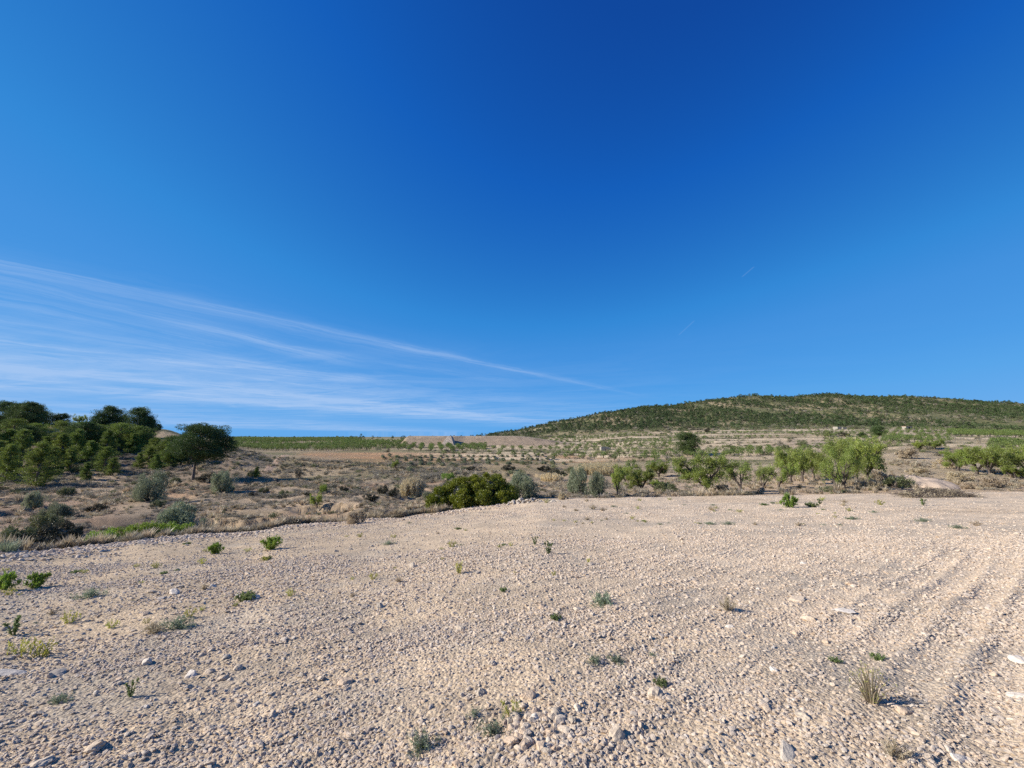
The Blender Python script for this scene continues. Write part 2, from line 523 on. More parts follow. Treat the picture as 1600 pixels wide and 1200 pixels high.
def leaf_mat(name, c0, c1, trans=.35, var=.2):
    """c0..c1: the spread of leaf colours of this plant"""
    m, g, b = new_mat(name)
    lc = g.n('ShaderNodeAttribute', attribute_name='lc').outputs['Fac']
    c = g.mix(lc, c0, c1)
    oi = g.n('ShaderNodeObjectInfo').outputs['Random']
    hsv = g.n('ShaderNodeHueSaturation')
    g.put(hsv.inputs['Value'], g.rng(oi, 0, 1, 1 - var, 1 + var, False))
    g.put(hsv.inputs['Hue'], g.rng(g.m('FRACT', g.m('MULTIPLY', oi, 7.13)), 0, 1, .49, .51, False))
    g.put(hsv.inputs['Color'], c)
    t = m.node_tree
    df = g.n('ShaderNodeBsdfDiffuse'); tr = g.n('ShaderNodeBsdfTranslucent'); gl = g.n('ShaderNodeBsdfGlossy')
    gl.inputs['Roughness'].default_value = .45
    g.put(df.inputs[0], hsv.outputs[0]); g.put(tr.inputs[0], hsv.outputs[0])
    mx = g.n('ShaderNodeMixShader'); mx.inputs[0].default_value = trans
    t.links.new(df.outputs[0], mx.inputs[1]); t.links.new(tr.outputs[0], mx.inputs[2])
    m2 = g.n('ShaderNodeMixShader'); m2.inputs[0].default_value = .035
    t.links.new(mx.outputs[0], m2.inputs[1]); t.links.new(gl.outputs[0], m2.inputs[2])
    t.nodes.remove(b)
    out = [n for n in t.nodes if n.type == 'OUTPUT_MATERIAL'][0]
    t.links.new(m2.outputs[0], out.inputs[0])
    return m


def bark_mat(name, a, b_):
    m, g, b = new_mat(name)
    tcn = g.n('ShaderNodeTexCoord').outputs['Object']
    g.put(b.inputs['Base Color'], g.mix(g.rng(g.noise(tcn, 9, 4, .6), .3, .7, 0, 1), a, b_))
    bp = g.n('ShaderNodeBump'); bp.inputs['Distance'].default_value = .03
    g.put(bp.inputs['Height'], g.noise(tcn, 22, 3, .6)); g.put(b.inputs['Normal'], bp.outputs[0])
    return m


M = {
    'field': soil_mat('stony_soil', 1.0, .014),
    'scrub': soil_mat('dry_scrub_soil', .6, .05),
    'far': soil_mat('terrace_soil', .2, .10),
    'hill': soil_mat('hill_soil', .2, .3),
    'gravel': stone_mat('limestone_gravel', [(.44, .34, .245), (.59, .475, .355), (.53, .40, .28), (.63, .53, .41), (.49, .41, .33), (.56, .45, .33)]),
    'stone': stone_mat('limestone', [(.48, .38, .275), (.58, .475, .355), (.46, .385, .29), (.57, .44, .31), (.60, .51, .40)]),
    'white_stone': stone_mat('pale_limestone', [(.60, .52, .42), (.66, .58, .48)]),
    'red_stone': stone_mat('reddish_limestone', [(.52, .38, .26), (.56, .43, .30)]),
    'grey_stone': stone_mat('grey_limestone', [(.40, .34, .27), (.50, .43, .34)]),
    'almond': leaf_mat('almond_leaves', (.17, .23, .045), (.40, .45, .09), .45),
    'almond_far': leaf_mat('far_almond_leaves', (.10, .15, .03), (.19, .25, .045), .3),
    'pine': leaf_mat('young_pine_needles', (.10, .155, .03), (.27, .32, .055), .35),
    'dark_pine': leaf_mat('dark_pine_needles', (.038, .072, .022), (.13, .18, .042), .25),
    'hill_pine': leaf_mat('hill_pine_needles', (.045, .078, .028), (.125, .165, .052), .12, .45),
    'olive': leaf_mat('olive_leaves', (.16, .185, .10), (.38, .40, .25), .3),
    'lentisk': leaf_mat('lentisk_leaves', (.04, .08, .010), (.39, .42, .032), .3),
    'shrub': leaf_mat('scrub_leaves', (.10, .115, .045), (.24, .25, .11), .2),
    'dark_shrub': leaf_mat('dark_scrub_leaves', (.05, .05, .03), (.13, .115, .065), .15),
    'dry': leaf_mat('dry_grass', (.34, .27, .17), (.60, .49, .33), .3),
    'grey_tuft': leaf_mat('grey_tussock', (.23, .20, .14), (.44, .38, .28), .25),
    'far_canopy': leaf_mat('orchard_leaves', (.10, .15, .04), (.25, .31, .07), .3),
    'reed': leaf_mat('dry_canes', (.58, .47, .29), (.80, .68, .46), .4),
    'weed': leaf_mat('weed_leaves', (.12, .21, .025), (.32, .41, .06), .4),
    'weed_dark': leaf_mat('dark_weed_leaves', (.11, .16, .05), (.25, .30, .10), .35),
    'weed_grey': leaf_mat('grey_weed_leaves', (.15, .19, .11), (.32, .36, .24), .3),
    'weed_yellow': leaf_mat('yellow_weed_leaves', (.30, .32, .05), (.55, .50, .10), .4),
    'flower': leaf_mat('pale_yellow_petals', (.65, .62, .15), (.80, .78, .30), .3),
    'bark': bark_mat('almond_bark', (.055, .042, .034), (.15, .12, .10)),
    'pine_bark': bark_mat('pine_bark', (.10, .075, .06), (.24, .19, .16)),
    'plaster': bark_mat('pale_plaster', (.28, .25, .20), (.38, .34, .28)),
    'dark': bark_mat('dark_interior', (.02, .018, .016), (.04, .035, .03)),
    'roof': bark_mat('clay_tiles', (.36, .22, .14), (.48, .32, .22)),
    'earth': None,
}

# ------------------------------------------------------------------ terrain sheets
def build_terrain():
    azf = np.linspace(math.radians(-55), math.radians(55), 800)
    azb1 = np.radians(np.linspace(-180, -56.5, 50)); azb2 = np.radians(np.linspace(56.5, 180, 50))
    az = np.concatenate([azb1, azf, azb2])
    rows = [0.004, .01, .02, .035]
    Y = 1.45
    while Y < 30:
        rows.append(Y / 30.); Y += min(max(Y * Y / 560., .004), .30)
    rows[-1] = 1.0
    nf = len(rows)
    rows = np.array(rows)
    azc = np.clip(az, A1, A0); px = 800 + F_PX * np.tan(azc)
    Ye = edge_Y(px)
    far = []
    v = 0.0
    while v < 1:
        v += .0022 if v < .53 else .0050
        far.append(min(v, 1))
    far = np.array(far)
    YY = np.vstack([rows[:, None] * Ye[None, :], Ye[None, :] * (6000 / Ye[None, :]) ** far[:, None]])
    R = YY / np.cos(azc)[None, :]
    X = R * np.sin(az)[None, :]; Yw = R * np.cos(az)[None, :]
    Z = np.empty_like(X)
    Z[:nf] = height(X[:nf], Yw[:nf], fine=True)
    Z[nf:] = height(X[nf:], Yw[nf:])
    nr, nc = X.shape
    pxg = np.broadcast_to(px, X.shape)
    # ---- soil colours
    col = np.zeros((nr, nc, 3))
    def lerp(a, b, t): return a * (1 - t[..., None]) + np.array(b) * t[..., None]
    n1 = fbm(X / 5, Yw / 5, 4, 101); n2 = fbm(X / 1.2, Yw / 1.2, 3, 105); n3 = fbm(X / 30, Yw / 45, 3, 109)
    f = lerp(np.zeros((nr, nc, 3)) + (.485, .383, .255), (.630, .512, .362), sstep(-8, 9, X + .15 * Yw + 3 * n1))
    f = lerp(f, (.55, .42, .27), .55 * sstep(.0, .6, n1) * sstep(12, 22, YY))
    f = lerp(f, (.42, .37, .29), .55 * sstep(.1, .6, -n2))
    s = lerp(np.zeros((nr, nc, 3)) + (.33, .275, .21), (.48, .39, .29), sstep(-.35, .45, fbm(X / 9, Yw / 5, 4, 113)))
    s = lerp(s, (.22, .19, .155), .8 * sstep(.1, .5, fbm(X / 4, Yw / 3, 3, 117)))
    s = lerp(s, (.40, .27, .18), .7 * sstep(.15, .5, fbm(X / 16, Yw / 10, 3, 121)))
    s = lerp(s, (.52, .42, .32), sstep(880, 1000, pxg) * .75)
    s = lerp(s, (.60, .49, .35), .8 * np.exp(-((pxg - 1468) / 48) ** 2) * sstep(38, 44, YY) * (1 - sstep(75, 100, YY)))
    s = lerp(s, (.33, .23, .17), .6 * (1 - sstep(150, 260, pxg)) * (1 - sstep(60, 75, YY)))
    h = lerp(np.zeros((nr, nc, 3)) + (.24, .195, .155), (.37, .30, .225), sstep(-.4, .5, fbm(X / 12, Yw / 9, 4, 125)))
    # the plain with its terraces
    ts = terrace_s(X, Yw); tf = ts - np.floor(ts); ti = np.floor(ts)
    seg = np.floor(X / 70 + 5 * _h(ti, ti * 0, 9))
    hv = _h(ti, seg, 11)
    p = np.zeros((nr, nc, 3)) + (.34, .285, .20)
    p = lerp(p, (.17, .175, .095), (hv > .30) * .85)
    p = lerp(p, (.28, .24, .16), (hv > .60) * .85)
    p = lerp(p, (.42, .35, .25), (hv > .82) * .85)
    redm = np.exp(-((np.interp(YY, [90, 130, 165, 190, 240], [-2.4, -1.1, 0, 1.1, 3])) ** 2)) * sstep(455, 500, pxg) * (1 - sstep(900, 1050, pxg))
    p = lerp(p, (.44, .285, .175), np.clip(redm * (.5 + .9 * sstep(-.3, .4, fbm(X / 30, Yw / 7, 3, 127))), 0, .9))
    bank = (1 - sstep(.16, .36, tf)) * sstep(.0, .05, tf + .05) * sstep(110, 150, YY) * (1 - sstep(420, 470, YY)) * sstep(560, 720, pxg)
    p = lerp(p, (.64, .55, .42), bank * np.clip(-.15 + 2.1 * vnoise(X / 22, ti * 3.7, 15), 0, 1) * (.6 + .4 * sstep(-.3, .3, n3)))
    pale = sstep(.1, .4, fbm(X / 30, Yw / 40, 3, 131)) * sstep(900, 1100, pxg)
    p = lerp(p, (.50, .43, .33), .6 * pale)
    p = lerp(p, (.60, .52, .41), .75 * np.exp(-((pxg - 1360) / 75) ** 2 - ((YY - 400) / 55) ** 2) * sstep(-.3, .2, fbm(X / 14, Yw / 9, 3, 133)))
    p = lerp(p, (.40, .335, .27), .85 * np.exp(-((pxg - 1250) / 55) ** 2 - ((YY - 235) / 40) ** 2))
    p = lerp(p, (.20, .20, .12), .75 * sstep(500, 700, YY))
    mt = lerp(np.zeros((nr, nc, 3)) + (.165, .175, .09), (.38, .325, .215), sstep(-.05, .35, fbm(X / 50, Yw / 70, 4, 135)))
    mt = lerp(mt, (.26, .25, .13), .5 * sstep(.0, .5, fbm(X / 90, Yw / 60, 3, 139)))
    # ---- zones
    wv = 6 * fbm(X / 14, Yw / 14, 2, 141)
    Z_left = (YY > 82 + wv + np.clip(pxg - 250, 0, 300) * .12) & (pxg < 455) & (YY < 158)
    s_to_p = sstep(75, 105, YY + wv + np.where(pxg > 1000, 35, 0) * (pxg > 1300))
    far_c = s * (1 - s_to_p[..., None]) + p * s_to_p[..., None]
    zone = np.zeros((nr, nc), int)
    zone[nf:] = 1
    zone[(YY > 95 + wv) & (zone > 0)] = 3
    zone[Z_left & (zone > 0)] = 2
    mtn = (YY > 455 + 4 * wv) & (pxg > 760)
    zone[mtn & (zone > 0)] = 4
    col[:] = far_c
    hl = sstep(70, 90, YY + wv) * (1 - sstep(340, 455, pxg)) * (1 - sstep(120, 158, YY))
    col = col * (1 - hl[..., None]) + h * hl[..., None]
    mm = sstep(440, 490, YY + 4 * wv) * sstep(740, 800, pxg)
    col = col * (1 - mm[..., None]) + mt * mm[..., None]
    col[:nf] = f[:nf]
    eb = np.exp(-np.maximum(YY / Ye - 1, 0) / .02)
    col[nf:] = col[nf:] * (1 - .5 * eb[nf:, :, None]) + f[nf:] * .5 * eb[nf:, :, None]
    col[nf:] *= np.array([1.03, .97, .85])
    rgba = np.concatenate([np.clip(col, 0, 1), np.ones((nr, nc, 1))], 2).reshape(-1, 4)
    V = np.stack([X, Yw, Z], -1).reshape(-1, 3)
    a = np.arange(nr - 1)[:, None] * nc + np.arange(nc - 1)[None, :]
    quads = np.stack([a, a + 1, a + nc + 1, a + nc], -1)
    zq = zone[1:, :-1].copy()
    zq[:nf - 1] = 0
    # close the ring behind the camera
    names = [('gravel_field', 'field', False), ('scrubland', 'scrub', True), ('pine_hillside', 'scrub', True), ('terraced_plain', 'far', True), ('mountain', 'hill', True)]
    for k, (nm, mt_, sm) in enumerate(names):
        q = quads[zq == k]
        q = q[:, ::-1] if False else q
        used, inv = np.unique(q, return_inverse=True)
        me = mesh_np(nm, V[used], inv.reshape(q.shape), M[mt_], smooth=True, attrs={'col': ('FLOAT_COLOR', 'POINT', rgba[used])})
        o = link(nm, me); o['kind'] = 'structure'


build_terrain()


# ------------------------------------------------------------------ geometry builders
def icosphere(sub=1):
    t = (1 + 5 ** .5) / 2
    v = [(-1, t, 0), (1, t, 0), (-1, -t, 0), (1, -t, 0), (0, -1, t), (0, 1, t), (0, -1, -t), (0, 1, -t), (t, 0, -1), (t, 0, 1), (-t, 0, -1), (-t, 0, 1)]
    v = [np.array(q) / np.linalg.norm(q) for q in v]
    f = [(0, 11, 5), (0, 5, 1), (0, 1, 7), (0, 7, 10), (0, 10, 11), (1, 5, 9), (5, 11, 4), (11, 10, 2), (10, 7, 6), (7, 1, 8), (3, 9, 4), (3, 4, 2), (3, 2, 6), (3, 6, 8), (3, 8, 9), (4, 9, 5), (2, 4, 11), (6, 2, 10), (8, 6, 7), (9, 8, 1)]
    for _ in range(sub):
        mid = {}; nf = []
        def md(a, b):
            k = (min(a, b), max(a, b))
            if k not in mid:
                m = v[a] + v[b]; v.append(m / np.linalg.norm(m)); mid[k] = len(v) - 1
            return mid[k]
        for a, b, c in f:
            ab, bc, ca = md(a, b), md(b, c), md(c, a)
            nf += [(a, ab, ca), (b, bc, ab), (c, ca, bc), (ab, bc, ca)]
        f = nf
    return np.array(v), np.array(f)


def stone_mesh(name, mat, seed, sub=1, planes=11, flat=.65, elong=1.25):
    """an angular broken stone: a sphere cut by random planes"""
    r = np.random.default_rng(seed)
    v, f = icosphere(sub)
    n = r.normal(size=(planes, 3)); n /= np.linalg.norm(n, axis=1)[:, None]
    dd = r.uniform(.62, .95, planes)
    dots = v @ n.T
    rad = np.min(np.where(dots > .05, dd / np.maximum(dots, .05), 9), axis=1)
    v = v * np.minimum(rad, 1.15)[:, None] * (1 + .05 * r.normal(size=(len(v), 1)))
    v = v * np.array([elong, 1.0, flat])
    return mesh_np(name, v, f, mat)


def tubes(paths, sides=5):
    V = []; Fq = []; o = 0
    for pts, rad in paths:
        pts = np.asarray(pts, float); n = len(pts)
        tg = np.gradient(pts, axis=0); tg /= np.linalg.norm(tg, axis=1)[:, None] + 1e-9
        ref = np.array([.3, .9, .2]) if abs(tg[0][2]) > .8 else np.array([0, 0, 1.])
        s = np.cross(tg, ref); s /= np.linalg.norm(s, axis=1)[:, None] + 1e-9
        u = np.cross(s, tg)
        a = np.linspace(0, 2 * PI, sides, endpoint=False)
        ring = pts[:, None] + np.asarray(rad)[:, None, None] * (np.cos(a)[None, :, None] * s[:, None] + np.sin(a)[None, :, None] * u[:, None])
        V.append(ring.reshape(-1, 3))
        i = np.arange(n - 1)[:, None] * sides; k = np.arange(sides)[None, :]; k2 = (k + 1) % sides
        Fq.append(np.stack([i + k, i + k2, i + sides + k2, i + sides + k], -1).reshape(-1, 4) + o)
        o += n * sides
    return np.vstack(V), np.vstack(Fq)


def limb(r, p0, d, L, r0, r1, n=5, wig=.15, up=.1):
    p = [np.array(p0, float)]; d = np.array(d, float); d /= np.linalg.norm(d)
    for i in range(n):
        d = d + r.normal(size=3) * wig + np.array([0, 0, up]); d /= np.linalg.norm(d)
        p.append(p[-1] + d * L / n)
    return np.array(p), np.linspace(r0, r1, n + 1)


def leaves(r, centres, radii, n_per, length, width, flat=.0, up=0.0, outward=0.0):
    """small rhombic leaf faces around cluster centres; returns verts, quads, lc per face"""
    centres = np.asarray(centres, float); radii = np.asarray(radii, float)
    if radii.ndim == 1: radii = np.repeat(radii[:, None], 3, 1)
    k = np.repeat(np.arange(len(centres)), n_per); N = len(k)
    d = r.normal(size=(N, 3)); d /= np.linalg.norm(d, axis=1)[:, None]
    rr = r.uniform(.25, 1, N) ** .6
    c = centres[k] + d * radii[k] * rr[:, None]
    ax = r.normal(size=(N, 3)) + outward * d + np.array([0, 0, up])
    ax /= np.linalg.norm(ax, axis=1)[:, None]
    t = r.normal(size=(N, 3)) + np.array([0, 0, flat * 3]); w = np.cross(ax, t); w /= np.linalg.norm(w, axis=1)[:, None] + 1e-9
    L = length * r.uniform(.6, 1.35, N)[:, None]; W = width * r.uniform(.7, 1.3, N)[:, None]
    v = np.stack([c - ax * L * .5, c + w * W * .5, c + ax * L * .5, c - w * W * .5], 1)
    nrm = np.cross(ax, w) * (width * .35)
    v[:, 1] += nrm; v[:, 3] += nrm
    q = np.arange(N * 4).reshape(N, 4)
    lc = np.clip(r.uniform(0, 1, N) * .6 + r.uniform(0, 1, len(centres))[k] * .4, 0, 1)
    return v.reshape(-1, 3), q, lc


def leaf_mesh(name, mat, v, q, lc):
    return mesh_np(name, v, q, mat, attrs={'lc': ('FLOAT', 'FACE', lc)})


def core_mesh_parts(r, centres, radii, scale=.6):
    """lumpy solid filler that keeps a dense bush from being seen through (returned as verts, tris)"""
    v, f = icosphere(1); V = []; Ff = []; o = 0
    for c, rad in zip(centres, radii):
        rad = np.ones(3) * rad
        V.append(v * rad * scale * (1 + .15 * r.normal(size=(len(v), 1))) + c); Ff.append(f + o); o += len(v)
    return np.vstack(V), np.vstack(Ff)


# almond tree: short trunk, open vase of limbs, airy rounded crown. unit: about 3 m tall
def almond_parts(seed, h=3.0, spread=1.9, nl=4, lean=(0, 0), density=1.0, trunk_h=.55, leaf=.095, bare=.0):
    leaf *= 1.12
    r = np.random.default_rng(seed)
    paths = []; cent = []; rad = []
    t_end = np.array([lean[0] * .4, lean[1] * .4, trunk_h])
    tr = limb(r, (0, 0, -.15), t_end + (0, 0, .15), trunk_h + .15, .13, .105, 4, .08, 0)
    paths.append(tr)
    base = tr[0][-1]
    for i in range(nl):
        a = i * 2 * PI / nl + r.uniform(-.4, .4)
        d = np.array([math.cos(a) * .8 + lean[0], math.sin(a) * .8 + lean[1], r.uniform(.75, 1.15)])
        L = h * r.uniform(.42, .58)
        p, q = limb(r, base - (0, 0, .08), d, L, .085, .045, 5, .16, .05)
        paths.append((p, q))
        for j in range(5):
            s = p[r.integers(2, 6)]
            a2 = a + r.uniform(-1.2, 1.2)
            d2 = np.array([math.cos(a2), math.sin(a2), r.uniform(-.15, 1.0)])
            L2 = h * r.uniform(.18, .38)
            p2, q2 = limb(r, s, d2, L2, .035, .014, 4, .2, .1)
            paths.append((p2, q2))
            for kk in range(3):
                s3 = p2[r.integers(1, 5)]; d3 = r.normal(size=3) + np.array([0, 0, .6])
                p3, q3 = limb(r, s3, d3, h * r.uniform(.10, .2), .014, .006, 3, .2, .1)
                paths.append((p3, q3))
                if r.uniform() > bare:
                    cent += [p3[-1], p3[2]]; rad += [.20, .16]
            cent.append(p2[-1]); rad.append(.22)
    cent = np.array(cent); rad = np.array(rad) * h / 3 * 1.25
    # squash to the wanted crown
    lv, lq, lc = leaves(r, cent, rad, max(6, int(62 * density)), leaf, leaf * .42, up=.2, outward=.7)
    tv, tq = tubes(paths, 5)
    mx = np.abs(lv[:, :2]).max(0).mean(); zmx = np.percentile(lv[:, 2], 99.3)
    S = np.array([spread / mx * 1.12, spread / mx * 1.12, h / zmx])
    return tv * S, tq, lv * S, lq, lc


# pine: leader, whorls of upcurved limbs ending in soft needle pads
def pine_parts(seed, h=6.0, w=2.2, base=.08, top='cone', dens=1.7, leaf=.21, n_whorl=9, per=6):
    r = np.random.default_rng(seed)
    paths = [(np.array([(0, 0, -.2), (.05, 0, h * .3), (-.04, .06, h * .65), (0, 0, h * .95)]), np.array([.035, .028, .018, .006]) * h)]
    cent = []; rad = []
    for i in range(n_whorl):
        f = base + (1 - base) * (i + r.uniform(-.25, .25)) / n_whorl; f = min(max(f, base), .97)
        prof = (1 - (f - base) / (1 - base)) ** .75 if top == 'cone' else math.sqrt(max(1 - ((f - .5) / .5) ** 2, .05))
        prof = max(prof, .12)
        for j in range(per):
            a = r.uniform(0, 2 * PI); L = w * prof * r.uniform(.55, 1.1)
            d = np.array([math.cos(a), math.sin(a), r.uniform(.05, .5) if top == 'cone' else r.uniform(-.15, .25)])
            p, q = limb(r, (0, 0, f * h - .15 * L), d, L, .010 * h * (1.1 - f), .004 * h, 4, .10, .06)
            paths.append((p, q))
            for s in (1., .68, .4):
                if L * s > .2:
                    k = p[-1] * s + p[0] * (1 - s)
                    cent.append(k + r.normal(size=3) * .06 * w); rad.append((.17 + .08 * r.uniform()) * w * np.array([1, 1, .85]) * (.75 + .5 * s * prof))
    cent.append((0, 0, h * .95)); rad.append(np.ones(3) * .14 * w)
    lv, lq, lc = leaves(r, cent, rad, int(34 * dens), leaf, leaf * .30, up=.5, outward=.9)
    tv, tq = tubes(paths, 5)
    return tv, tq, lv, lq, lc


# dome shaped bush from clumps
def bush_parts(seed, w=1.0, h=1.0, clumps=26, per=80, leaf=.09, lw=.4, lumpy=.28, depth=1.0, up=.3):
    r = np.random.default_rng(seed)
    cent = []; rad = []
    for i in range(clumps):
        a = r.uniform(0, 2 * PI); e = math.asin(r.uniform(0, 1)); k = r.uniform(.42, .98)
        ce = math.cos(e) ** .55
        c = np.array([math.cos(a) * ce * w * k, math.sin(a) * ce * w * k * depth, .12 * h + math.sin(e) * h * .78 * r.uniform(.85, 1.05)])
        cent.append(c); rad.append(np.array([w, w, h]) * lumpy * r.uniform(.45, 1.25))
    for i in range(clumps // 3):
        cent.append(np.array([r.uniform(-.5, .5) * w, r.uniform(-.5, .5) * w * depth, r.uniform(.1, .6) * h])); rad.append(np.array([w, w, h]) * lumpy)
    lv, lq, lc = leaves(r, cent, rad, per, leaf, leaf * lw, up=up, outward=.8)
    lv[:, 2] = np.abs(lv[:, 2]) * 1.0
    st = [limb(r, (r.uniform(-.1, .1) * w, r.uniform(-.1, .1) * w, -.1), c * np.array([1, 1, 1]) + (0, 0, .1), np.linalg.norm(c) * .95, .035, .012, 4, .08, .02) for c in cent[:10]]
    tv, tq = tubes(st, 4)
    return tv, tq, lv, lq, lc, cent, rad


# a tuft of blades
def tuft_parts(seed, n=40, h=.4, spread=.25, width=.012, droop=.5, curve=2):
    r = np.random.default_rng(seed)
    V = []; Q = []; o = 0
    a = r.uniform(0, 2 * PI, n); rr = spread * .35 * np.sqrt(r.uniform(0, 1, n))
    b = np.stack([np.cos(a) * rr, np.sin(a) * rr, np.zeros(n)], 1)
    a2 = a + r.normal(size=n) * .6; L = h * r.uniform(.5, 1.1, n); out = r.uniform(.05, 1, n) * droop
    w = np.stack([-np.sin(a2), np.cos(a2), np.zeros(n)], 1) * width
    dirh = np.stack([np.cos(a2), np.sin(a2), np.zeros(n)], 1)
    pts = []
    for k in range(3):
        t = k / 2
        pts.append(b + dirh * (out * L * t ** 1.5)[:, None] * 1.3 + np.array([0, 0, 1.]) * (L * t * (1 - .35 * out * t))[:, None])
    wf = [1, .8, .12]
    v = np.stack([pts[0] - w * wf[0], pts[0] + w * wf[0], pts[1] - w * wf[1], pts[1] + w * wf[1], pts[2] - w * wf[2], pts[2] + w * wf[2]], 1)
    o = np.arange(n)[:, None] * 6
    q = np.vstack([o + np.array([0, 1, 3, 2]), o + np.array([2, 3, 5, 4])])
    lc = np.tile(r.uniform(0, 1, n), 2)
    return v.reshape(-1, 3), q, lc


def joined(name, tv, tq, lv, lq, lc, m_bark, m_leaf):
    """stems and leaves in one mesh (trees too small to show parts)"""
    V = np.vstack([tv, lv]); F = [np.asarray(tq), np.asarray(lq) + len(tv)]
    n1 = len(tq)
    return mesh_np(name, V, F, mats=[m_bark, m_leaf], attrs={'lc': ('FLOAT', 'FACE', np.concatenate([np.zeros(n1), lc]))},
                   midx=np.concatenate([np.zeros(n1), np.ones(len(lq))]))


# ------------------------------------------------------------------ instancing of uncountable cover
def scatter(name, pts, rot, scl, idx, meshes, kind='stuff', label=None, cat=None):
    col_ = bpy.data.collections.new(name + '_pieces')
    for i, me in enumerate(meshes):
        o = bpy.data.objects.new('%s_piece_%02d' % (name, i), me); col_.objects.link(o)
    pm = mesh_np(name, pts, np.zeros((0, 3), int)) if False else bpy.data.meshes.new(name)
    pts = np.asarray(pts, np.float32)
    pm.vertices.add(len(pts)); pm.vertices.foreach_set('co', pts.ravel())
    for nm, typ, data in (('rot', 'FLOAT_VECTOR', rot), ('scl', 'FLOAT_VECTOR', scl)):
        at = pm.attributes.new(nm, typ, 'POINT'); at.data.foreach_set('vector', np.asarray(data, np.float32).ravel())
    at = pm.attributes.new('idx', 'INT', 'POINT'); at.data.foreach_set('value', np.asarray(idx, np.int32))
    pm.update()
    ng = bpy.data.node_groups.new(name + '_scatter', 'GeometryNodeTree')
    ng.interface.new_socket('Geometry', in_out='INPUT', socket_type='NodeSocketGeometry')
    ng.interface.new_socket('Geometry', in_out='OUTPUT', socket_type='NodeSocketGeometry')
    gi = ng.nodes.new('NodeGroupInput'); go = ng.nodes.new('NodeGroupOutput')
    ci = ng.nodes.new('GeometryNodeCollectionInfo'); ci.inputs['Collection'].default_value = col_
    ci.inputs['Separate Children'].default_value = True; ci.inputs['Reset Children'].default_value = True
    ip = ng.nodes.new('GeometryNodeInstanceOnPoints'); ip.inputs['Pick Instance'].default_value = True
    L = ng.links.new
    L(gi.outputs[0], ip.inputs['Points']); L(ci.outputs[0], ip.inputs['Instance'])
    for nm, typ, sk in (('rot', 'FLOAT_VECTOR', 'Rotation'), ('scl', 'FLOAT_VECTOR', 'Scale'), ('idx', 'INT', 'Instance Index')):
        na = ng.nodes.new('GeometryNodeInputNamedAttribute'); na.data_type = typ; na.inputs['Name'].default_value = nm
        L(na.outputs[0], ip.inputs[sk])
    L(ip.outputs[0], go.inputs[0])
    o = link(name, pm)
    md = o.modifiers.new('scatter', 'NODES'); md.node_group = ng
    o['kind'] = kind
    if label: o['label'] = label
    return o


def area_points(n, px0, px1, Y0, Y1, edge=None):
    """points spread evenly over the ground between two picture columns and two distances"""
    t = rng.uniform((px0 - 800) / F_PX, (px1 - 800) / F_PX, n)
    Y = np.sqrt(rng.uniform(Y0 ** 2, Y1 ** 2, n))
    return t * Y, Y


def rrot(n, tilt=.35):
    return np.stack([rng.normal(size=n) * tilt, rng.normal(size=n) * tilt, rng.uniform(0, 2 * PI, n)], 1)


# ------------------------------------------------------------------ gravel
gravel_meshes = [stone_mesh('gravel_stone', M['gravel'], 100 + i, 1, 9 + i % 4, rng.uniform(.5, .8), rng.uniform(1.0, 1.5)) for i in range(12)]
GX = []; GS = []
for (n, Y0, Y1, s0, s1, pw) in ((100000, 1.6, 5.5, .0040, .018, 2.7), (100000, 4.5, 12, .007, .026, 2.8), (100000, 9, 26, .010, .034, 2.8), (70000, 18, 44, .014, .044, 3.0),
                                (900, 1.6, 12, .016, .036, 3.0), (1500, 8, 44, .028, .062, 3.0)):
    x, y = area_points(n, -60, 1660, Y0, Y1)
    px = 800 + F_PX * x / y
    s = s0 + (s1 - s0) * rng.uniform(0, 1, n) ** pw
    Ye = edge_Y(px)
    dens = (.35 + .65 * sstep(-.3, .25, fbm(x / 1.3, y / 1.3, 3, 201))) * (.45 + .55 * sstep(-.35, .15, fbm((x * math.sin(FD) + y * math.cos(FD)) / 6, furrow_u(x, y) / 1.3, 3, 203)))
    u = furrow_u(x, y)
    side = sstep(-.5, 3, u)
    tr = np.clip(furrow_wave(x, y), -1, 1)
    dens *= 1 - side * (.35 + .25 * tr)
    dens *= 1 - .72 * sstep(4, 15, x - .35 * y)      # the right part is sandy, with fewer stones
    if Y0 >= 18: dens = dens * (.55 + .45 * sstep(.70, .92, y / Ye)) + .3 * (px < 700) * (y / Ye > .85)
    keep = (rng.uniform(0, 1, n) < dens) & (y < Ye * 1.01)
    GX.append(np.stack([x, y], 1)[keep]); GS.append(s[keep])
GX = np.vstack(GX); GS = np.concatenate(GS)
gz = height(GX[:, 0], GX[:, 1], fine=True)
n = len(GX)
sc3 = np.stack([GS * rng.uniform(.8, 1.25, n), GS * rng.uniform(.8, 1.25, n), GS * rng.uniform(.7, 1.2, n)], 1)
scatter('gravel', np.column_stack([GX, gz + GS * .10]), rrot(n, .35), sc3, rng.integers(0, 12, n), gravel_meshes,
        label='loose pinkish limestone gravel strewn over the ploughed field')
# rubble row along the lower edge of the field
n = 14000
px = rng.uniform(-60, 860, n); Ye = edge_Y(px); k = 1.0 - np.abs(rng.normal(0, .065, n))
y = Ye * k; x = (px - 800) / F_PX * y
ok = (k < 1.012) & (rng.uniform(0, 1, n) < .25 + sstep(-.2, .3, fbm(x / 1.5, y / 1.5, 2, 211)))
x, y = x[ok], y[ok]; n = len(x)
s = .018 + .055 * rng.uniform(0, 1, n) ** 2.6
scatter('edge_rubble', np.column_stack([x, y, height(x, y) + s * .2]), rrot(n, .4), np.stack([s * 1.2, s, s * .9], 1), rng.integers(0, 12, n), gravel_meshes,
        label='greyish stones raked up along the lower edge of the field')

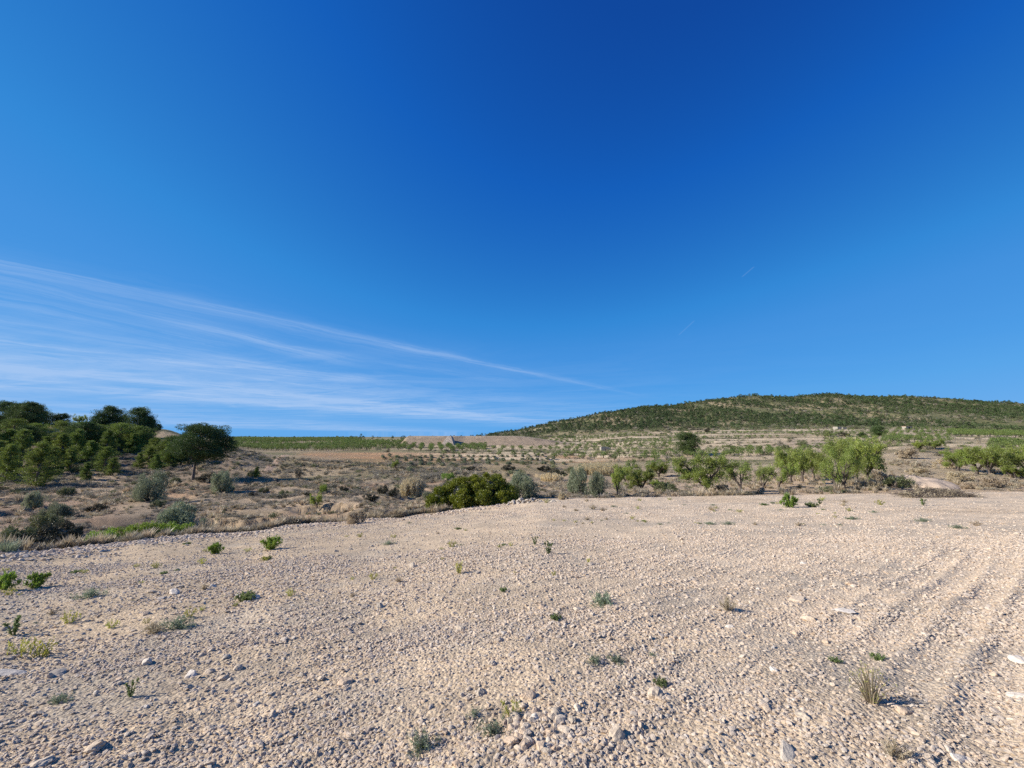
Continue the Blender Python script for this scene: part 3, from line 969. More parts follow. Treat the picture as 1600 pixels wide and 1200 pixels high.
# ------------------------------------------------------------------ meshes of the plants (shared by their copies)
ALM = []
for i, kw in enumerate([dict(seed=1, h=3.2, spread=2.0, nl=5), dict(seed=2, h=2.9, spread=1.6, nl=4, lean=(.25, .05)), dict(seed=3, h=3.0, spread=1.7, nl=4, density=.55, bare=.3, lean=(.3, 0)),
                        dict(seed=4, h=3.4, spread=2.0, nl=5, trunk_h=.65), dict(seed=5, h=2.6, spread=1.5, nl=5), dict(seed=6, h=3.1, spread=1.5, nl=3, density=.8, lean=(-.25, 0)),
                        dict(seed=8, h=4.4, spread=2.3, nl=5, density=1.25, trunk_h=.6)]):
    tv, tq, lv, lq, lc = almond_parts(**kw)
    ALM.append((mesh_np('almond_trunk', tv, tq, M['bark'], smooth=True), leaf_mesh('almond_crown', M['almond'], lv, lq, lc), kw['h'], kw['spread']))

PIN = []
for i, kw in enumerate([dict(seed=11, h=6, w=2.0), dict(seed=12, h=5, w=1.9, base=.05), dict(seed=13, h=7, w=2.3, base=.10), dict(seed=14, h=6.5, w=2.6, base=.2, top='round')]):
    tv, tq, lv, lq, lc = pine_parts(**kw)
    PIN.append((mesh_np('pine_trunk', tv, tq, M['pine_bark'], smooth=True), leaf_mesh('pine_crown', M['pine'], lv, lq, lc), kw['h'], kw['w']))
DPIN = []
for i, kw in enumerate([dict(seed=21, h=8, w=3.0, base=.25, top='round', leaf=.24), dict(seed=22, h=6, w=2.8, base=.12, top='round', leaf=.24)]):
    tv, tq, lv, lq, lc = pine_parts(n_whorl=11, per=9, **{**kw, 'dens': 2.0})
    DPIN.append((mesh_np('dark_pine_trunk', tv, tq, M['pine_bark'], smooth=True), leaf_mesh('dark_pine_crown', M['dark_pine'], lv, lq, lc), kw['h'], kw['w']))


def place_tree(name, proto, p, height_m, width_m, label, cat='tree', group=None, rz=None, depth=None):
    """width_m: full crown width"""
    trunk, crown, h0, w0 = proto
    o = bpy.data.objects.new(name, None); C.objects.link(o)
    o.empty_display_size = .5
    o.location = p; o.rotation_euler = (0, 0, rng.uniform(0, 2 * PI) if rz is None else rz)
    sx = width_m / (2 * w0)
    o.scale = (sx, sx if depth is None else depth / (2 * w0), height_m / h0)
    tag(o, label, cat, group)
    link('trunk', trunk, o); link('crown', crown, o)
    return o


def by_pixels(name, proto, px, base, top, w, label, cat='tree', group=None, rz=None, sink=.0):
    p = ground_at(px, base)
    p.z -= sink
    return place_tree(name, proto, p, size_at(p, base - top), size_at(p, w), label, cat, group, rz)


# ---- the almond trees beyond the field
GA = 'almond trees below the gravel field'
almonds = [
    (965, 775, 733, 30, 4, 'small almond tree leaning left beside the two round olive bushes'),
    (1002, 769, 731, 52, 4, 'low rounded almond tree right of the pair of olive bushes'),
    (978, 757, 727, 36, 0, 'almond tree just behind the low one right of the olive bushes'),
    (1103, 772, 709, 92, 0, 'broad almond tree with several dark stems fanning from the ground at the field edge'),
    (1158, 770, 717, 54, 2, 'thin-leaved almond tree with bare forked stems right of the broad almond'),
    (1191, 766, 726, 34, 2, 'sparse twiggy almond tree between the forked one and the taller almonds'),
    (1216, 763, 722, 46, 5, 'bright green almond tree left of the two with curved trunks'),
    (1237, 757, 705, 50, 3, 'almond tree with a dark curved trunk left of the big clump'),
    (1255, 754, 703, 40, 3, 'almond tree with a straight trunk just left of the big clump'),
    (1272, 748, 706, 36, 1, 'almond tree half hidden behind the left side of the big clump'),
    (1302, 762, 684, 80, 6, 'tallest pale-leaved almond tree on the left of the big clump'),
    (1322, 768, 694, 56, 6, 'almond tree in front of the big clump with a forked dark trunk'),
    (1340, 755, 688, 56, 3, 'almond tree in the middle of the big clump'),
    (1358, 753, 690, 78, 0, 'wide almond tree with curled stems on the right end of the big clump'),
    (1461, 703, 687, 24, 1, 'small almond tree on the pale bank above the dry slope'),
    (1437, 706, 689, 24, 4, 'small almond tree left of its twin above the dry slope'),
    (1497, 736, 703, 58, 0, 'leftmost almond tree of the row on the right edge'),
    (1526, 742, 699, 60, 1, 'almond tree with a splayed dark base in the row on the right edge'),
    (1548, 744, 700, 52, 3, 'almond tree with twin stems in the row on the right edge'),
    (1577, 738, 697, 60, 0, 'almond tree second from the right frame edge'),
    (1604, 742, 701, 50, 5, 'almond tree cut by the right frame edge'),
]
for px, b, t, w, k, lab in almonds:
    by_pixels('almond_tree', ALM[k], px, b, t, w, lab, group=GA)
for px, b, t, w, lab in [(1033, 768, 750, 34, 'low bright green almond sprout between the low rounded and the broad almond'),
                         (1588, 748, 727, 36, 'low bright green bush at the foot of the right-hand row'),
                         (1072, 752, 728, 34, 'small almond tree behind the left side of the broad almond'),
                         (1030, 745, 722, 46, 'dull green almond tree in the hollow behind the low rounded almond')]:
    by_pixels('almond_tree', ALM[4], px, b, t, w, lab, group=GA, sink=.1)

# ---- olives
OLV = []
for sd, kw in ((31, {}), (32, dict(depth=.9)), (33, dict(clumps=34))):
    tv, tq, lv, lq, lc, _, _ = bush_parts(sd, w=1, h=1, leaf=.095, lw=.30, per=190, up=1.0, **kw)
    OLV.append((mesh_np('olive_stems', tv, tq, M['bark'], smooth=True), leaf_mesh('olive_crown', M['olive'], lv, lq, lc), 1.0, 1.0))
for px, b, t, w, k, lab in [
    (232, 783, 741, 54, 0, 'round grey-green olive bush in the open left of the big umbrella pine shadow'),
    (348, 770, 740, 40, 1, 'grey-green olive bush just right of the foot of the big pine'),
    (281, 826, 791, 70, 2, 'wide silvery olive bush at the lower left beside the bank of dry grass'),
    (903, 772, 732, 40, 0, 'taller left one of the two round olive bushes at the centre'),
    (934, 777, 742, 38, 1, 'smaller right one of the two round olive bushes at the centre'),
    (817, 781, 742, 48, 2, 'grey-green olive bush against the right end of the dark lentisk'),
    (53, 795, 771, 30, 1, 'small dull olive bush in the hollow at far left'),
    (92, 812, 788, 44, 2, 'loose pale olive shrub on the slope above the dark scrub at left'),
    (640, 738, 730, 12, 1, 'tiny dark olive bush in the scrub above the dry canes')]:
    by_pixels('olive_bush', OLV[k], px, b, t, w, lab, 'bush', 'olive bushes')

# ---- big umbrella pine
def big_pine():
    p = ground_at(301, 750)
    H = size_at(p, 92)
    r = np.random.default_rng(77)
    tr = np.array([(0, 0, -.4), (.1, 0, H * .14), (.15, .1, H * .30), (.55, .1, H * .46), (.8, 0, H * .62), (1.0, 0, H * .8)])
    paths = [(tr, np.array([.026, .022, .019, .016, .012, .007]) * H)]
    cent = []; rad = []
    W = size_at(p, 43)
    cx = size_at(p, 9)
    # the crown as pads on an umbrella shaped shell, lower on the right
    for i in range(150):
        a = r.uniform(0, 2 * PI); e = r.uniform(-.85, 1) ; e = math.asin(max(min(e, 1), -1))
        k = r.uniform(.50, 1.0)
        x = cx + W * math.cos(a) * math.cos(e) * k; y = W * .9 * math.sin(a) * math.cos(e) * k
        z = H * .62 + (H * .37 if e > 0 else H * .38) * math.sin(e) * k - .14 * (x - cx) * (x > cx)
        cent.append((x, y, z)); rad.append(np.array([1.15, 1.15, .62]) * r.uniform(.8, 1.3) * H / 12)
    for c in cent[::3]:
        s = tr[r.integers(2, 6)]
        m1 = np.array(s) * .5 + np.array(c) * .5 + np.array([0, 0, -.4])
        paths.append((np.array([s, m1, c]), np.array([.11, .07, .03])))
    lv, lq, lc = leaves(r, cent, [q * 1.2 for q in rad], 270, .30, .09, up=.6, outward=.8)
    tv, tq = tubes(paths, 7)
    o = bpy.data.objects.new('umbrella_pine', None); C.objects.link(o); o.location = p
    tag(o, 'big dark umbrella pine with a bare trunk standing right of the pine stand', 'tree')
    link('trunk', mesh_np('umbrella_pine_trunk', tv, tq, M['pine_bark'], smooth=True), o)
    link('crown', leaf_mesh('umbrella_pine_crown', M['dark_pine'], lv, lq, lc), o)


big_pine()

# ---- the stand of pines on the left hillside: column, base, top, width, kind (0-3 young, 10-11 dark)
GP = 'pines on the left hillside'
L_STAND = 'bushy yellow-green pine in the thick stand on the left hillside'
L_DARK = 'dark round-topped pine on the crest of the left hillside'
pines = [
    (8, 672, 632, 34, 11, L_DARK), (28, 676, 634, 34, 10, 'dark pine at far left whose crown joins its darker neighbours on the crest'), (42, 680, 632, 34, 10, 'tallest dark pine of the leftmost crest group'),
    (55, 676, 636, 22, 11, 'narrow dark pine on the right of the leftmost crest group'),
    (71, 668, 643, 24, 3, 'small pale green pine alone on the crest right of the dark group'), (94, 668, 650, 24, 11, 'small dark pine on the crest next to the pale green one'),
    (166, 690, 639, 38, 10, 'dark pine with a domed crown on the crest left of centre of the stand'), (153, 690, 650, 26, 11, L_DARK), (190, 684, 653, 18, 11, L_DARK),
    (214, 694, 641, 38, 10, 'dark domed pine at the right end of the crest'), (228, 694, 655, 24, 11, L_DARK),
    (10, 712, 671, 44, 0, L_STAND), (38, 705, 668, 36, 1, L_STAND), (30, 735, 672, 44, 2, 'pale yellow-green pine standing out at the left of the stand'), (-8, 745, 690, 50, 2, 'pine cut by the left frame edge'),
    (10, 752, 695, 40, 0, L_STAND), (57, 762, 693, 54, 2, 'large pine at the lower left whose skirts reach the ground'), (80, 742, 700, 36, 1, L_STAND), (-30, 770, 700, 50, 2, 'pine outside the left frame edge'),
    (99, 700, 658, 40, 3, L_STAND), (112, 695, 668, 30, 0, L_STAND), (95, 722, 678, 42, 0, L_STAND), (118, 716, 672, 34, 1, L_STAND), (86, 700, 676, 26, 3, L_STAND),
    (132, 706, 662, 42, 0, L_STAND), (150, 702, 664, 36, 3, L_STAND), (140, 724, 690, 34, 1, 'small dark-skirted pine in the middle of the stand'), (165, 716, 672, 32, 0, L_STAND),
    (185, 704, 662, 42, 3, L_STAND), (200, 700, 668, 34, 0, L_STAND), (176, 696, 664, 30, 1, L_STAND), (218, 704, 666, 34, 3, L_STAND), (208, 708, 678, 30, 1, L_STAND),
    (163, 738, 699, 34, 2, 'slender young pine standing forward of the stand'), (176, 742, 716, 22, 1, 'short young pine touching the slender one in front of the stand'), (134, 750, 724, 22, 1, 'isolated short young pine at the foot of the slope'),
    (150, 736, 712, 18, 0, L_STAND), (217, 732, 709, 20, 1, 'short young pine left of the umbrella pine on bare ground'), (240, 718, 685, 38, 0, 'pine behind and left of the umbrella pine'), (258, 722, 690, 36, 3, L_STAND),
    (243, 735, 711, 24, 1, 'small bright pine in front of the trees left of the umbrella pine'), (267, 730, 683, 34, 0, 'pine touching the left side of the umbrella pine crown'), (282, 728, 690, 30, 1, L_STAND), (265, 720, 682, 30, 3, L_STAND), (232, 726, 700, 24, 0, L_STAND),
    (60, 690, 662, 34, 3, L_STAND), (20, 690, 655, 40, 3, L_STAND), (125, 682, 660, 26, 3, L_STAND), (-20, 712, 660, 50, 0, 'pine partly outside the left frame edge'), (70, 716, 684, 30, 1, L_STAND), (108, 735, 700, 30, 0, L_STAND),
    (401, 746, 730, 12, 1, 'lone small yellow-green pine on the slope right of the umbrella pine'), (248, 672, 666, 8, 11, 'tiny dark pine on the bare crest left of the umbrella pine'),
]
pines = [(q[0], q[1], q[2] - (4 if q[4] > 9 else 2), q[3] * 1.15, (10 + i % 2) if (q[5] is L_STAND and i % 6 == 0) else q[4], q[5]) for i, q in enumerate(pines)]
ranks = {'back': [], 'middle': [], 'front': []}
for i, q in enumerate(pines):
    if q[5] in (L_STAND, L_DARK): ranks['back' if q[1] < 700 else 'middle' if q[1] < 716 else 'front'].append(i)
ORD = 'first second third fourth fifth sixth seventh eighth ninth tenth eleventh twelfth thirteenth fourteenth'.split()
for nm, ids in ranks.items():
    for k, i in enumerate(sorted(ids, key=lambda j: pines[j][0])):
        q = pines[i]
        pines[i] = q[:5] + ('%s pine, %s from the left in the %s rank of the hillside stand' % ('dark round-topped' if q[4] > 9 else 'bushy yellow-green', ORD[k], nm),)
for px, b, t, w, k, lab in pines:
    by_pixels('pine_tree', PIN[k] if k < 10 else DPIN[k - 10], px, b, t, w, lab, group=GP, sink=.2)
# neighbours beyond the left frame edge, whose shade falls into view
for x, y, hh in ((-62, 46, 8), (-70, 52, 9), (-82, 60, 9), (-76, 47, 8), (-90, 66, 9), (-96, 58, 9)):
    place_tree('pine_tree', PIN[2], Vector((x, y, H1(x, y) - .2)), hh, 4.6, 'pine standing outside the left frame edge', group=GP)
by_pixels('almond_tree', ALM[1], 124, 663, 647, 17, 'little umbrella-shaped tree alone on the skyline above the stand')
DEAD = almond_parts(55, h=3, spread=1.2, nl=4, density=.5, bare=.2, leaf=.1)
dead = (mesh_np('dark_tree_trunk', DEAD[0], DEAD[1], M['bark']), leaf_mesh('dark_tree_crown', M['dark_shrub'], DEAD[2], DEAD[3], DEAD[4]), 3, 1.2)
by_pixels('small_tree', dead, 466, 752, 732, 14, 'thin dark nearly leafless tree in the scrub at the end of the long shadow')
by_pixels('almond_tree', ALM[1], 495, 800, 778, 20, 'small green almond tree at the bank left of the dry canes')
by_pixels('almond_tree', ALM[2], 504, 770, 756, 14, 'faint thin almond tree in the scrub above the bank')
by_pixels('almond_tree', ALM[4], 617, 733, 720, 12, 'small bright almond tree on the red soil left of centre')
by_pixels('pine_tree', DPIN[1], 1075, 711, 678, 42, 'round dark green pine standing alone on the terraces above the broad almond')
by_pixels('pine_tree', DPIN[1], 1373, 682, 667, 22, 'dark pine on the terraces behind the big almond clump')
by_pixels('pine_tree', DPIN[1], 1348, 684, 677, 14, 'smaller dark tree left of the dark pine behind the almond clump')

# ---- lentisk (dense dark-and-bright bush at the field edge)
def lentisk():
    p = ground_at(742, 792)
    r = np.random.default_rng(5)
    o = bpy.data.objects.new('lentisk_bush', None); C.objects.link(o); o.location = p
    tag(o, 'large dense dark green lentisk bush with yellow-green tips at the centre of the field edge', 'bush')
    u = size_at(p, 1)
    lobes = [(-54, 0, 17, 30), (-40, .4, 19, 40), (-24, .0, 19, 50), (-8, .9, 18, 55), (6, .1, 18, 52), (22, .2, 20, 58), (38, .7, 18, 46), (52, .2, 16, 33), (-64, -.2, 9, 18), (30, 1.6, 20, 50), (-30, 1.4, 18, 46), (-16, -.7, 15, 30), (14, -.8, 15, 28), (42, -.6, 14, 26)]
    C_ = []; R_ = []
    for lx, ly, lw, lh in lobes:
        for k in range(40):
            a = r.uniform(0, 2 * PI); e = math.asin(r.uniform(0, 1))
            C_.append((lx * u + lw * u * .8 * math.cos(a) * math.cos(e), ly + lw * u * .8 * math.sin(a) * math.cos(e), lh * u * (.10 + .76 * math.sin(e))))
            R_.append(np.array([1, 1, .8]) * r.uniform(.20, .38))
    lv, lq, lc = leaves(r, C_, R_, 110, .105, .055, up=.7, outward=1.2)
    link('foliage', leaf_mesh('lentisk_foliage', M['lentisk'], lv, lq, lc), o)
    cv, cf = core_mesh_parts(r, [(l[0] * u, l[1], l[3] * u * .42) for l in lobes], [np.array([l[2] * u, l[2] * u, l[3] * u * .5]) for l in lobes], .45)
    st = [limb(r, (l[0] * u * .6, l[1], -.1), (l[0] * .004, 0, 1), l[3] * u * .6, .05, .02, 4) for l in lobes]
    for q in st:
        tv, tq = tubes([q], 5)
        link('stem', mesh_np('lentisk_stem', tv, tq, M['bark']), o)
    link('inner_core', mesh_np('lentisk_core', cv, cf, M['dark_shrub'], attrs={'lc': ('FLOAT', 'FACE', r.uniform(0, .3, len(cf)))}), o)  # added dark filler lumps, so the bush is not seen through


lentisk()

# ------------------------------------------------------------------ ground cover of the scrub
def tuft_mesh(name, seed, mat, **kw):
    v, q, lc = tuft_parts(seed, **kw)
    return leaf_mesh(name, M[mat], v, q, lc)


def cushion(name, seed, mat, w=.5, h=.35, n=14, leaf=.10, lw=.35):
    r = np.random.default_rng(seed)
    C_ = [(w * .6 * math.cos(a) * k, w * .6 * math.sin(a) * k, h * .45 * r.uniform(.5, 1.2)) for a, k in zip(r.uniform(0, 6.28, n), r.uniform(.1, 1, n))]
    lv, lq, lc = leaves(r, C_, [np.array([w * .35, w * .35, h * .45])] * n, 14, leaf, leaf * lw, up=.8, outward=.8)
    lv[:, 2] = np.abs(lv[:, 2])
    return leaf_mesh(name, M[mat], lv, lq, lc)


COV = [cushion('tussock', 301, 'grey_tuft'), cushion('tussock', 302, 'grey_tuft', .6, .3), cushion('tussock', 303, 'dry', .45, .3), cushion('tussock', 304, 'shrub', .55, .4),
       cushion('tussock', 305, 'dark_shrub', .6, .4), tuft_mesh('grass_tuft', 306, 'grey_tuft', n=50, h=.45, spread=.3, width=.02, droop=.8), tuft_mesh('grass_tuft', 307, 'dry', n=60, h=.6, spread=.35, width=.018, droop=.6)]


def cover(name, n, px0, px1, Y0, Y1, probs, smin, smax, seed, thr=(-.4, .3), label=None, gridn=6.):
    x, y = area_points(n, px0, px1, Y0, Y1)
    px = 800 + F_PX * x / y
    ok = (y > edge_Y(px) * 1.03) & (rng.uniform(0, 1, n) < .12 + .88 * sstep(thr[0], thr[1], fbm(x / gridn, y / gridn, 3, seed)))
    x, y = x[ok], y[ok]; n = len(x)
    z = height(x, y)
    s = rng.uniform(smin, smax, n) * (1 + .7 * rng.uniform(0, 1, n) ** 6)
    if name == 'dry_grass':          # the bare pale slope at the right keeps little grass
        kp = rng.uniform(0, 1, n) > .85 * np.exp(-(((800 + F_PX * x / y) - 1468) / 42) ** 2)
        x, y, z, s = x[kp], y[kp], z[kp], s[kp]; n = len(x)
    if name == 'terrace_scrub':      # dark lines of growth along the top and foot of the banks
        f_ = terrace_s(x, y) % 1.0
        kp = ((f_ < .08) | (f_ > .84) | ((f_ > .2) & (f_ < .28))) | (rng.uniform(0, 1, n) < .22)
        x, y, z, s = x[kp], y[kp], z[kp], s[kp]; n = len(x)
    # kinds come in patches
    kn = vnoise(x / 4, y / 4, seed + 5) * .5 + rng.uniform(0, 1, n) * .5
    cp = np.cumsum(probs) / np.sum(probs)
    kn = np.clip((kn - .2) / .6, 0, .9999)
    idx = np.searchsorted(cp, kn)
    return scatter(name, np.column_stack([x, y, z - .02]), np.stack([rng.normal(size=n) * .08, rng.normal(size=n) * .08, rng.uniform(0, 6.28, n)], 1),
                   np.stack([s * rng.uniform(.8, 1.4, n), s * rng.uniform(.8, 1.4, n), s * rng.uniform(.7, 1.2, n)], 1), np.clip(idx, 0, len(COV) - 1), COV, label=label)


cover('scrub_tussocks', 8000, -80, 1000, 20, 66, [4, 4, 3, 1.0, .8, 3, 1.6], .45, 1.0, 401, label='grey and straw coloured tussocks covering the dry valley')
cover('slope_tussocks', 9000, -80, 760, 60, 130, [4, 4, 2, 1.6, 1.8, 1, .5], .7, 1.7, 411, label='grey tussocks and low scrub on the slope behind the valley')
cover('dry_grass', 5500, 960, 1700, 38, 90, [1, 1, 4, .7, .5, 2.5, 5], .5, 1.2, 421, label='straw coloured dry grass under and around the almond trees')
cover('terrace_scrub', 15000, 600, 1700, 90, 420, [1.5, 1.5, 1, 4, 2.2, 0, 0], 1.3, 3.2, 431, thr=(-.1, .5), label='low green-grey scrub on the terrace banks', gridn=22.)
cover('mountain_scrub', 12000, 760, 1700, 420, 1000, [1, 1, 0, 5, 2, 0, 0], 3.0, 7.0, 441, thr=(-.6, .2), label='low scrub between the pines of the mountain', gridn=40.)

# verge of dry grass on the lower edge of the field
n = 2600
px = rng.uniform(-60, 700, n); k = 1.03 + .09 * rng.uniform(0, 1, n) ** 1.3
ok = rng.uniform(0, 1, n) < .15 + .85 * sstep(285, 350, px) * sstep(-.5, .3, fbm(px / 25., px * 0 + 3, 2, 451))
px, k = px[ok], k[ok]; n = len(px)
y = edge_Y(px) * k; x = (px - 800) / F_PX * y
s = rng.uniform(.5, 1.05, n)
scatter('dry_grass_verge', np.column_stack([x, y, height(x, y)]), np.stack([rng.normal(size=n) * .1, rng.normal(size=n) * .1, rng.uniform(0, 6.28, n)], 1),
        np.stack([s, s, s * rng.uniform(.7, 1.1, n)], 1), rng.choice([2, 5, 6, 6, 0], n), COV, label='strip of straw coloured dry grass along the lower edge of the field')

# pale plumes and bright low shrubs at the far left of the edge
for i, (px, py, w, h_, lab) in enumerate([(8, 864, 34, 22, 'pale green grass clump at the left frame edge below the dark scrub'), (36, 860, 34, 20, 'pale feathery grass clump second from the left frame edge'),
                                          (66, 858, 26, 13, 'low pale grass clump third from the left frame edge'), (92, 856, 30, 18, 'grey feathery grass clump at the foot of the dark scrub'),
                                          (208, 846, 24, 12, 'pale spiky grass clump in front of the bright green ground shrubs'), (318, 832, 50, 24, 'tall dry straw clump right of the wide silvery olive bush')]):
    p = ground_at(px, py); H_ = size_at(p, h_); W_ = size_at(p, w)
    v, q, lc = tuft_parts(500 + i, n=170, h=H_, spread=W_ * .9, width=.012, droop=.7)
    o = link('grass_clump', leaf_mesh('grass_clump', M['dry'] if i == 5 else M['weed_grey'] if i in (0, 1) else M['grey_tuft'], v, q, lc), loc=p)
    tag(o, lab, 'grass', 'grass clumps along the left of the field edge')

# canes: two stands of dry reeds
def reeds(px0, px1, py, top, seed, label, n=520, depth=3.5):
    p = ground_at((px0 + px1) / 2, py); W_ = size_at(p, px1 - px0); H_ = size_at(p, py - top)
    r = np.random.default_rng(seed)
    a = r.uniform(0, 2 * PI, n); k = np.sqrt(r.uniform(0, 1, n))
    bx = np.cos(a) * k * W_ / 2; by = np.sin(a) * k * depth / 2
    hh = H_ * r.uniform(.55, 1.0, n) * (1 - .35 * k ** 3)
    lx = r.normal(size=n) * .10 * hh; ly = r.normal(size=n) * .10 * hh
    V = []; Q = []; w = .022 if W_ < 4 else .035
    for j in range(2):
        wx = w * (1 if j == 0 else 0); wy = w * (0 if j == 0 else 1)
        t = np.stack([np.stack([bx - wx, by - wy, 0 * bx - .1], 1), np.stack([bx + wx, by + wy, 0 * bx - .1], 1), np.stack([bx + lx + wx * .5, by + ly + wy * .5, hh], 1), np.stack([bx + lx - wx * .5, by + ly - wy * .5, hh], 1)], 1)
        V.append(t.reshape(-1, 3)); Q.append(np.arange(n)[:, None] * 4 + np.array([0, 1, 2, 3]) + j * n * 4)
    C_ = np.stack([bx + lx * .7, by + ly * .7, hh * .72], 1)
    lv, lq, lc = leaves(r, C_, np.tile([.25, .25, .5], (n, 1)) * H_ / 3, 11, .34, .065, up=.9, outward=.3)
    Vv = np.vstack(V + [lv]); Qq = np.vstack(Q + [lq + 8 * n])
    me = leaf_mesh('dry_reeds', M['reed'], Vv, Qq, np.concatenate([np.tile(r.uniform(0, 1, n), 2), lc]))
    o = link('dry_reeds', me, loc=p); tag(o, label, 'reeds', 'stands of dry canes')


reeds(896, 976, 742, 720, 601, 'wide straw coloured stand of dry canes behind the two round olive bushes', 900, 9)
reeds(626, 662, 776, 744, 602, 'narrow stand of dry canes left of the dark lentisk bush', 420, 3)
reeds(845, 880, 752, 738, 603, 'low thin stand of dry canes between the lentisk and the two round olives', 260, 5)

# single shrubs that stand out of the scrub
SH = []
for sd, m_, kw in ((51, 'shrub', {}), (52, 'dark_shrub', {}), (53, 'weed', {}), (54, 'dry', {}), (55, 'olive', {})):
    tv, tq, lv, lq, lc, _, _ = bush_parts(sd, w=1, h=1, clumps=18, leaf=.12, lw=.4, per=120, up=.6, **kw)
    SH.append((mesh_np('shrub_stems', tv, tq, M['bark']), leaf_mesh('shrub_crown', M[m_], lv, lq, lc), 1.0, 1.0))
shrubs = [  # column, base, top, width, kind, label
    (537, 770, 760, 18, 1, 'dark brown shrub in the scrub midway between the thin dark tree and the dry canes'),
    (598, 774, 760, 22, 1, 'dark shrub at the left of the pair left of the dry canes'), (614, 776, 763, 18, 1, 'dark shrub nearest to the left side of the dry canes'),
    (580, 782, 773, 26, 1, 'low blackish shrub on the bank below the dark pair'), (412, 770, 763, 18, 0, 'flat dull green shrub right of the second olive bush'),
    (395, 775, 769, 14, 1, 'small dark shrub in front of the flat dull green one'), (444, 775, 767, 20, 0, 'ochre-green low shrub on the open scrub right of the flat one'),
    (480, 776, 770, 14, 1, 'tiny brown shrub on the open scrub right of the ochre-green one'), (505, 772, 760, 14, 2, 'small fresh green shrub above the bank'),
    (248, 792, 782, 24, 0, 'low dull shrub below the round olive bush'), (280, 793, 784, 20, 0, 'low yellow-green shrub right of the dull shrub below the round olive'),
    (275, 757, 746, 16, 0, 'low yellowish shrub under the left side of the umbrella pine'), (330, 752, 742, 50, 1, 'dark thicket at the foot of the umbrella pine'),
    (60, 860, 826, 70, 1, 'dark tangled thicket at the far left beyond the stony edge'), (18, 858, 826, 60, 0, 'dull green thicket at the left frame edge'),
    (100, 848, 818, 46, 1, 'dark tangled shrub right of the far-left thicket'), (70, 828, 802, 44, 0, 'loose dull shrub on the red slope behind the far-left thicket'),
    (160, 850, 831, 46, 2, 'leftmost of the bright green ground shrubs at the field edge'), (190, 846, 825, 50, 2, 'second of the bright green ground shrubs at the field edge'),
    (222, 841, 820, 50, 2, 'third of the bright green ground shrubs at the field edge'), (254, 838, 819, 46, 2, 'bright green ground shrub left of the wide silvery olive'), (285, 836, 821, 40, 2, 'bright green ground shrub at the foot of the wide silvery olive'),
    (120, 740, 728, 18, 0, 'small shrub at the foot of the hillside pines'), (105, 775, 762, 24, 0, 'pale grey-green shrub in the shade below the pine stand'),
    (150, 800, 788, 30, 1, 'flat dark shrub on the open slope left of the round olive'), (565, 812, 798, 18, 3, 'grey dry bush standing up from the verge of dry grass'),
    (555, 818, 801, 34, 3, 'larger dry bush on the verge left of the grey one'), (585, 810, 798, 24, 3, 'rounded dry bush on the verge right of the grey one'), (630, 804, 796, 30, 3, 'low brown bush where the dry verge ends'),
    (675, 783, 768, 30, 4, 'grey-green shrub touching the left end of the lentisk'), (700, 752, 740, 26, 2, 'fresh green shrub in the scrub above the lentisk'),
    (392, 746, 737, 14, 0, 'small shrub left of the lone pine on the slope'), (795, 735, 727, 24, 1, 'dark shrub on the terrace line above the lentisk'), (850, 737, 728, 26, 1, 'dark brown shrub on the terrace line right of the lentisk'), (735, 735, 729, 22, 1, 'low dark shrub on the terrace line left of centre'),
    (872, 744, 734, 26, 1, 'blackish shrub left of the wide dry canes'), (880, 781, 770, 20, 3, 'yellowish dry shrub at the foot of the taller round olive'), (1042, 770, 755, 40, 0, 'green scrub mass behind the bright almond sprout'),
    (1128, 771, 757, 30, 3, 'dry grey bush right of the stems of the broad almond'), (1188, 772, 762, 16, 3, 'brown dry stump-like shrub beneath the twiggy almond'),
    (1402, 762, 744, 40, 0, 'olive-brown shrub at the right foot of the big almond clump'), (1385, 758, 736, 44, 3, 'brown dry shrub against the right end of the almond clump'), (1370, 766, 750, 30, 3, 'dry reddish grass bush under the almond clump'),
    (1415, 716, 700, 34, 3, 'grey-brown dry shrub on the slope above the almond clump'), (1432, 742, 730, 34, 3, 'wide dry grey shrub in the middle of the dry slope'), (1480, 732, 715, 40, 3, 'dry shrub left of the right-hand almond row'),
    (1500, 752, 738, 40, 3, 'dry shrub under the left end of the right-hand almond row'), (1555, 762, 746, 44, 3, 'ochre dry bush in front of the right-hand almond row'), (1516, 764, 754, 28, 3, 'low tan bush right of the pale mound'),
    (1105, 676, 668, 10, 1, 'small dark shrub on the terraces under the mountain'), (1320, 682, 675, 20, 1, 'dark shrub among the pale walls under the mountain'), (1293, 681, 672, 20, 0, 'dull shrub left of the dark one under the mountain'), (1255, 697, 690, 16, 0, 'dull green shrub on the grey badland slope'), (1228, 703, 695, 14, 0, 'grey-green shrub left on the badland slope'),
]
for px, b, t, w, k, lab in shrubs:
    by_pixels('shrub', SH[k], px, b, t, w, lab, 'shrub', 'shrubs that stand out of the scrub')

# low brush heap on the right
p = ground_at(1462, 776)
r = np.random.default_rng(8)
n = 700
W_ = size_at(p, 104); bx = r.uniform(-.5, .5, n) * W_; by = r.normal(size=n) * .6; bz = .55 * (1 - (2 * bx / W_) ** 2) * r.uniform(0, 1, n)
d_ = r.normal(size=(n, 3)) * np.array([1, .6, .25]); d_ /= np.linalg.norm(d_, axis=1)[:, None]
tv, tq = tubes([(np.array([c - dd * .35, c + dd * .02 + (0, 0, .03), c + dd * .35]), np.array([.012, .009, .004])) for c, dd in zip(np.stack([bx, by, bz + .05], 1), d_)], 3)
lv, lq, lc = leaves(r, np.stack([bx, by, bz + .05], 1)[::4], np.full(n // 4 + (n % 4 > 0), .2), 16, .12, .03)
o = bpy.data.objects.new('brush_pile', None); C.objects.link(o); o.location = p; tag(o, 'long low pile of dry brushwood at the far edge of the field on the right', 'brushwood')
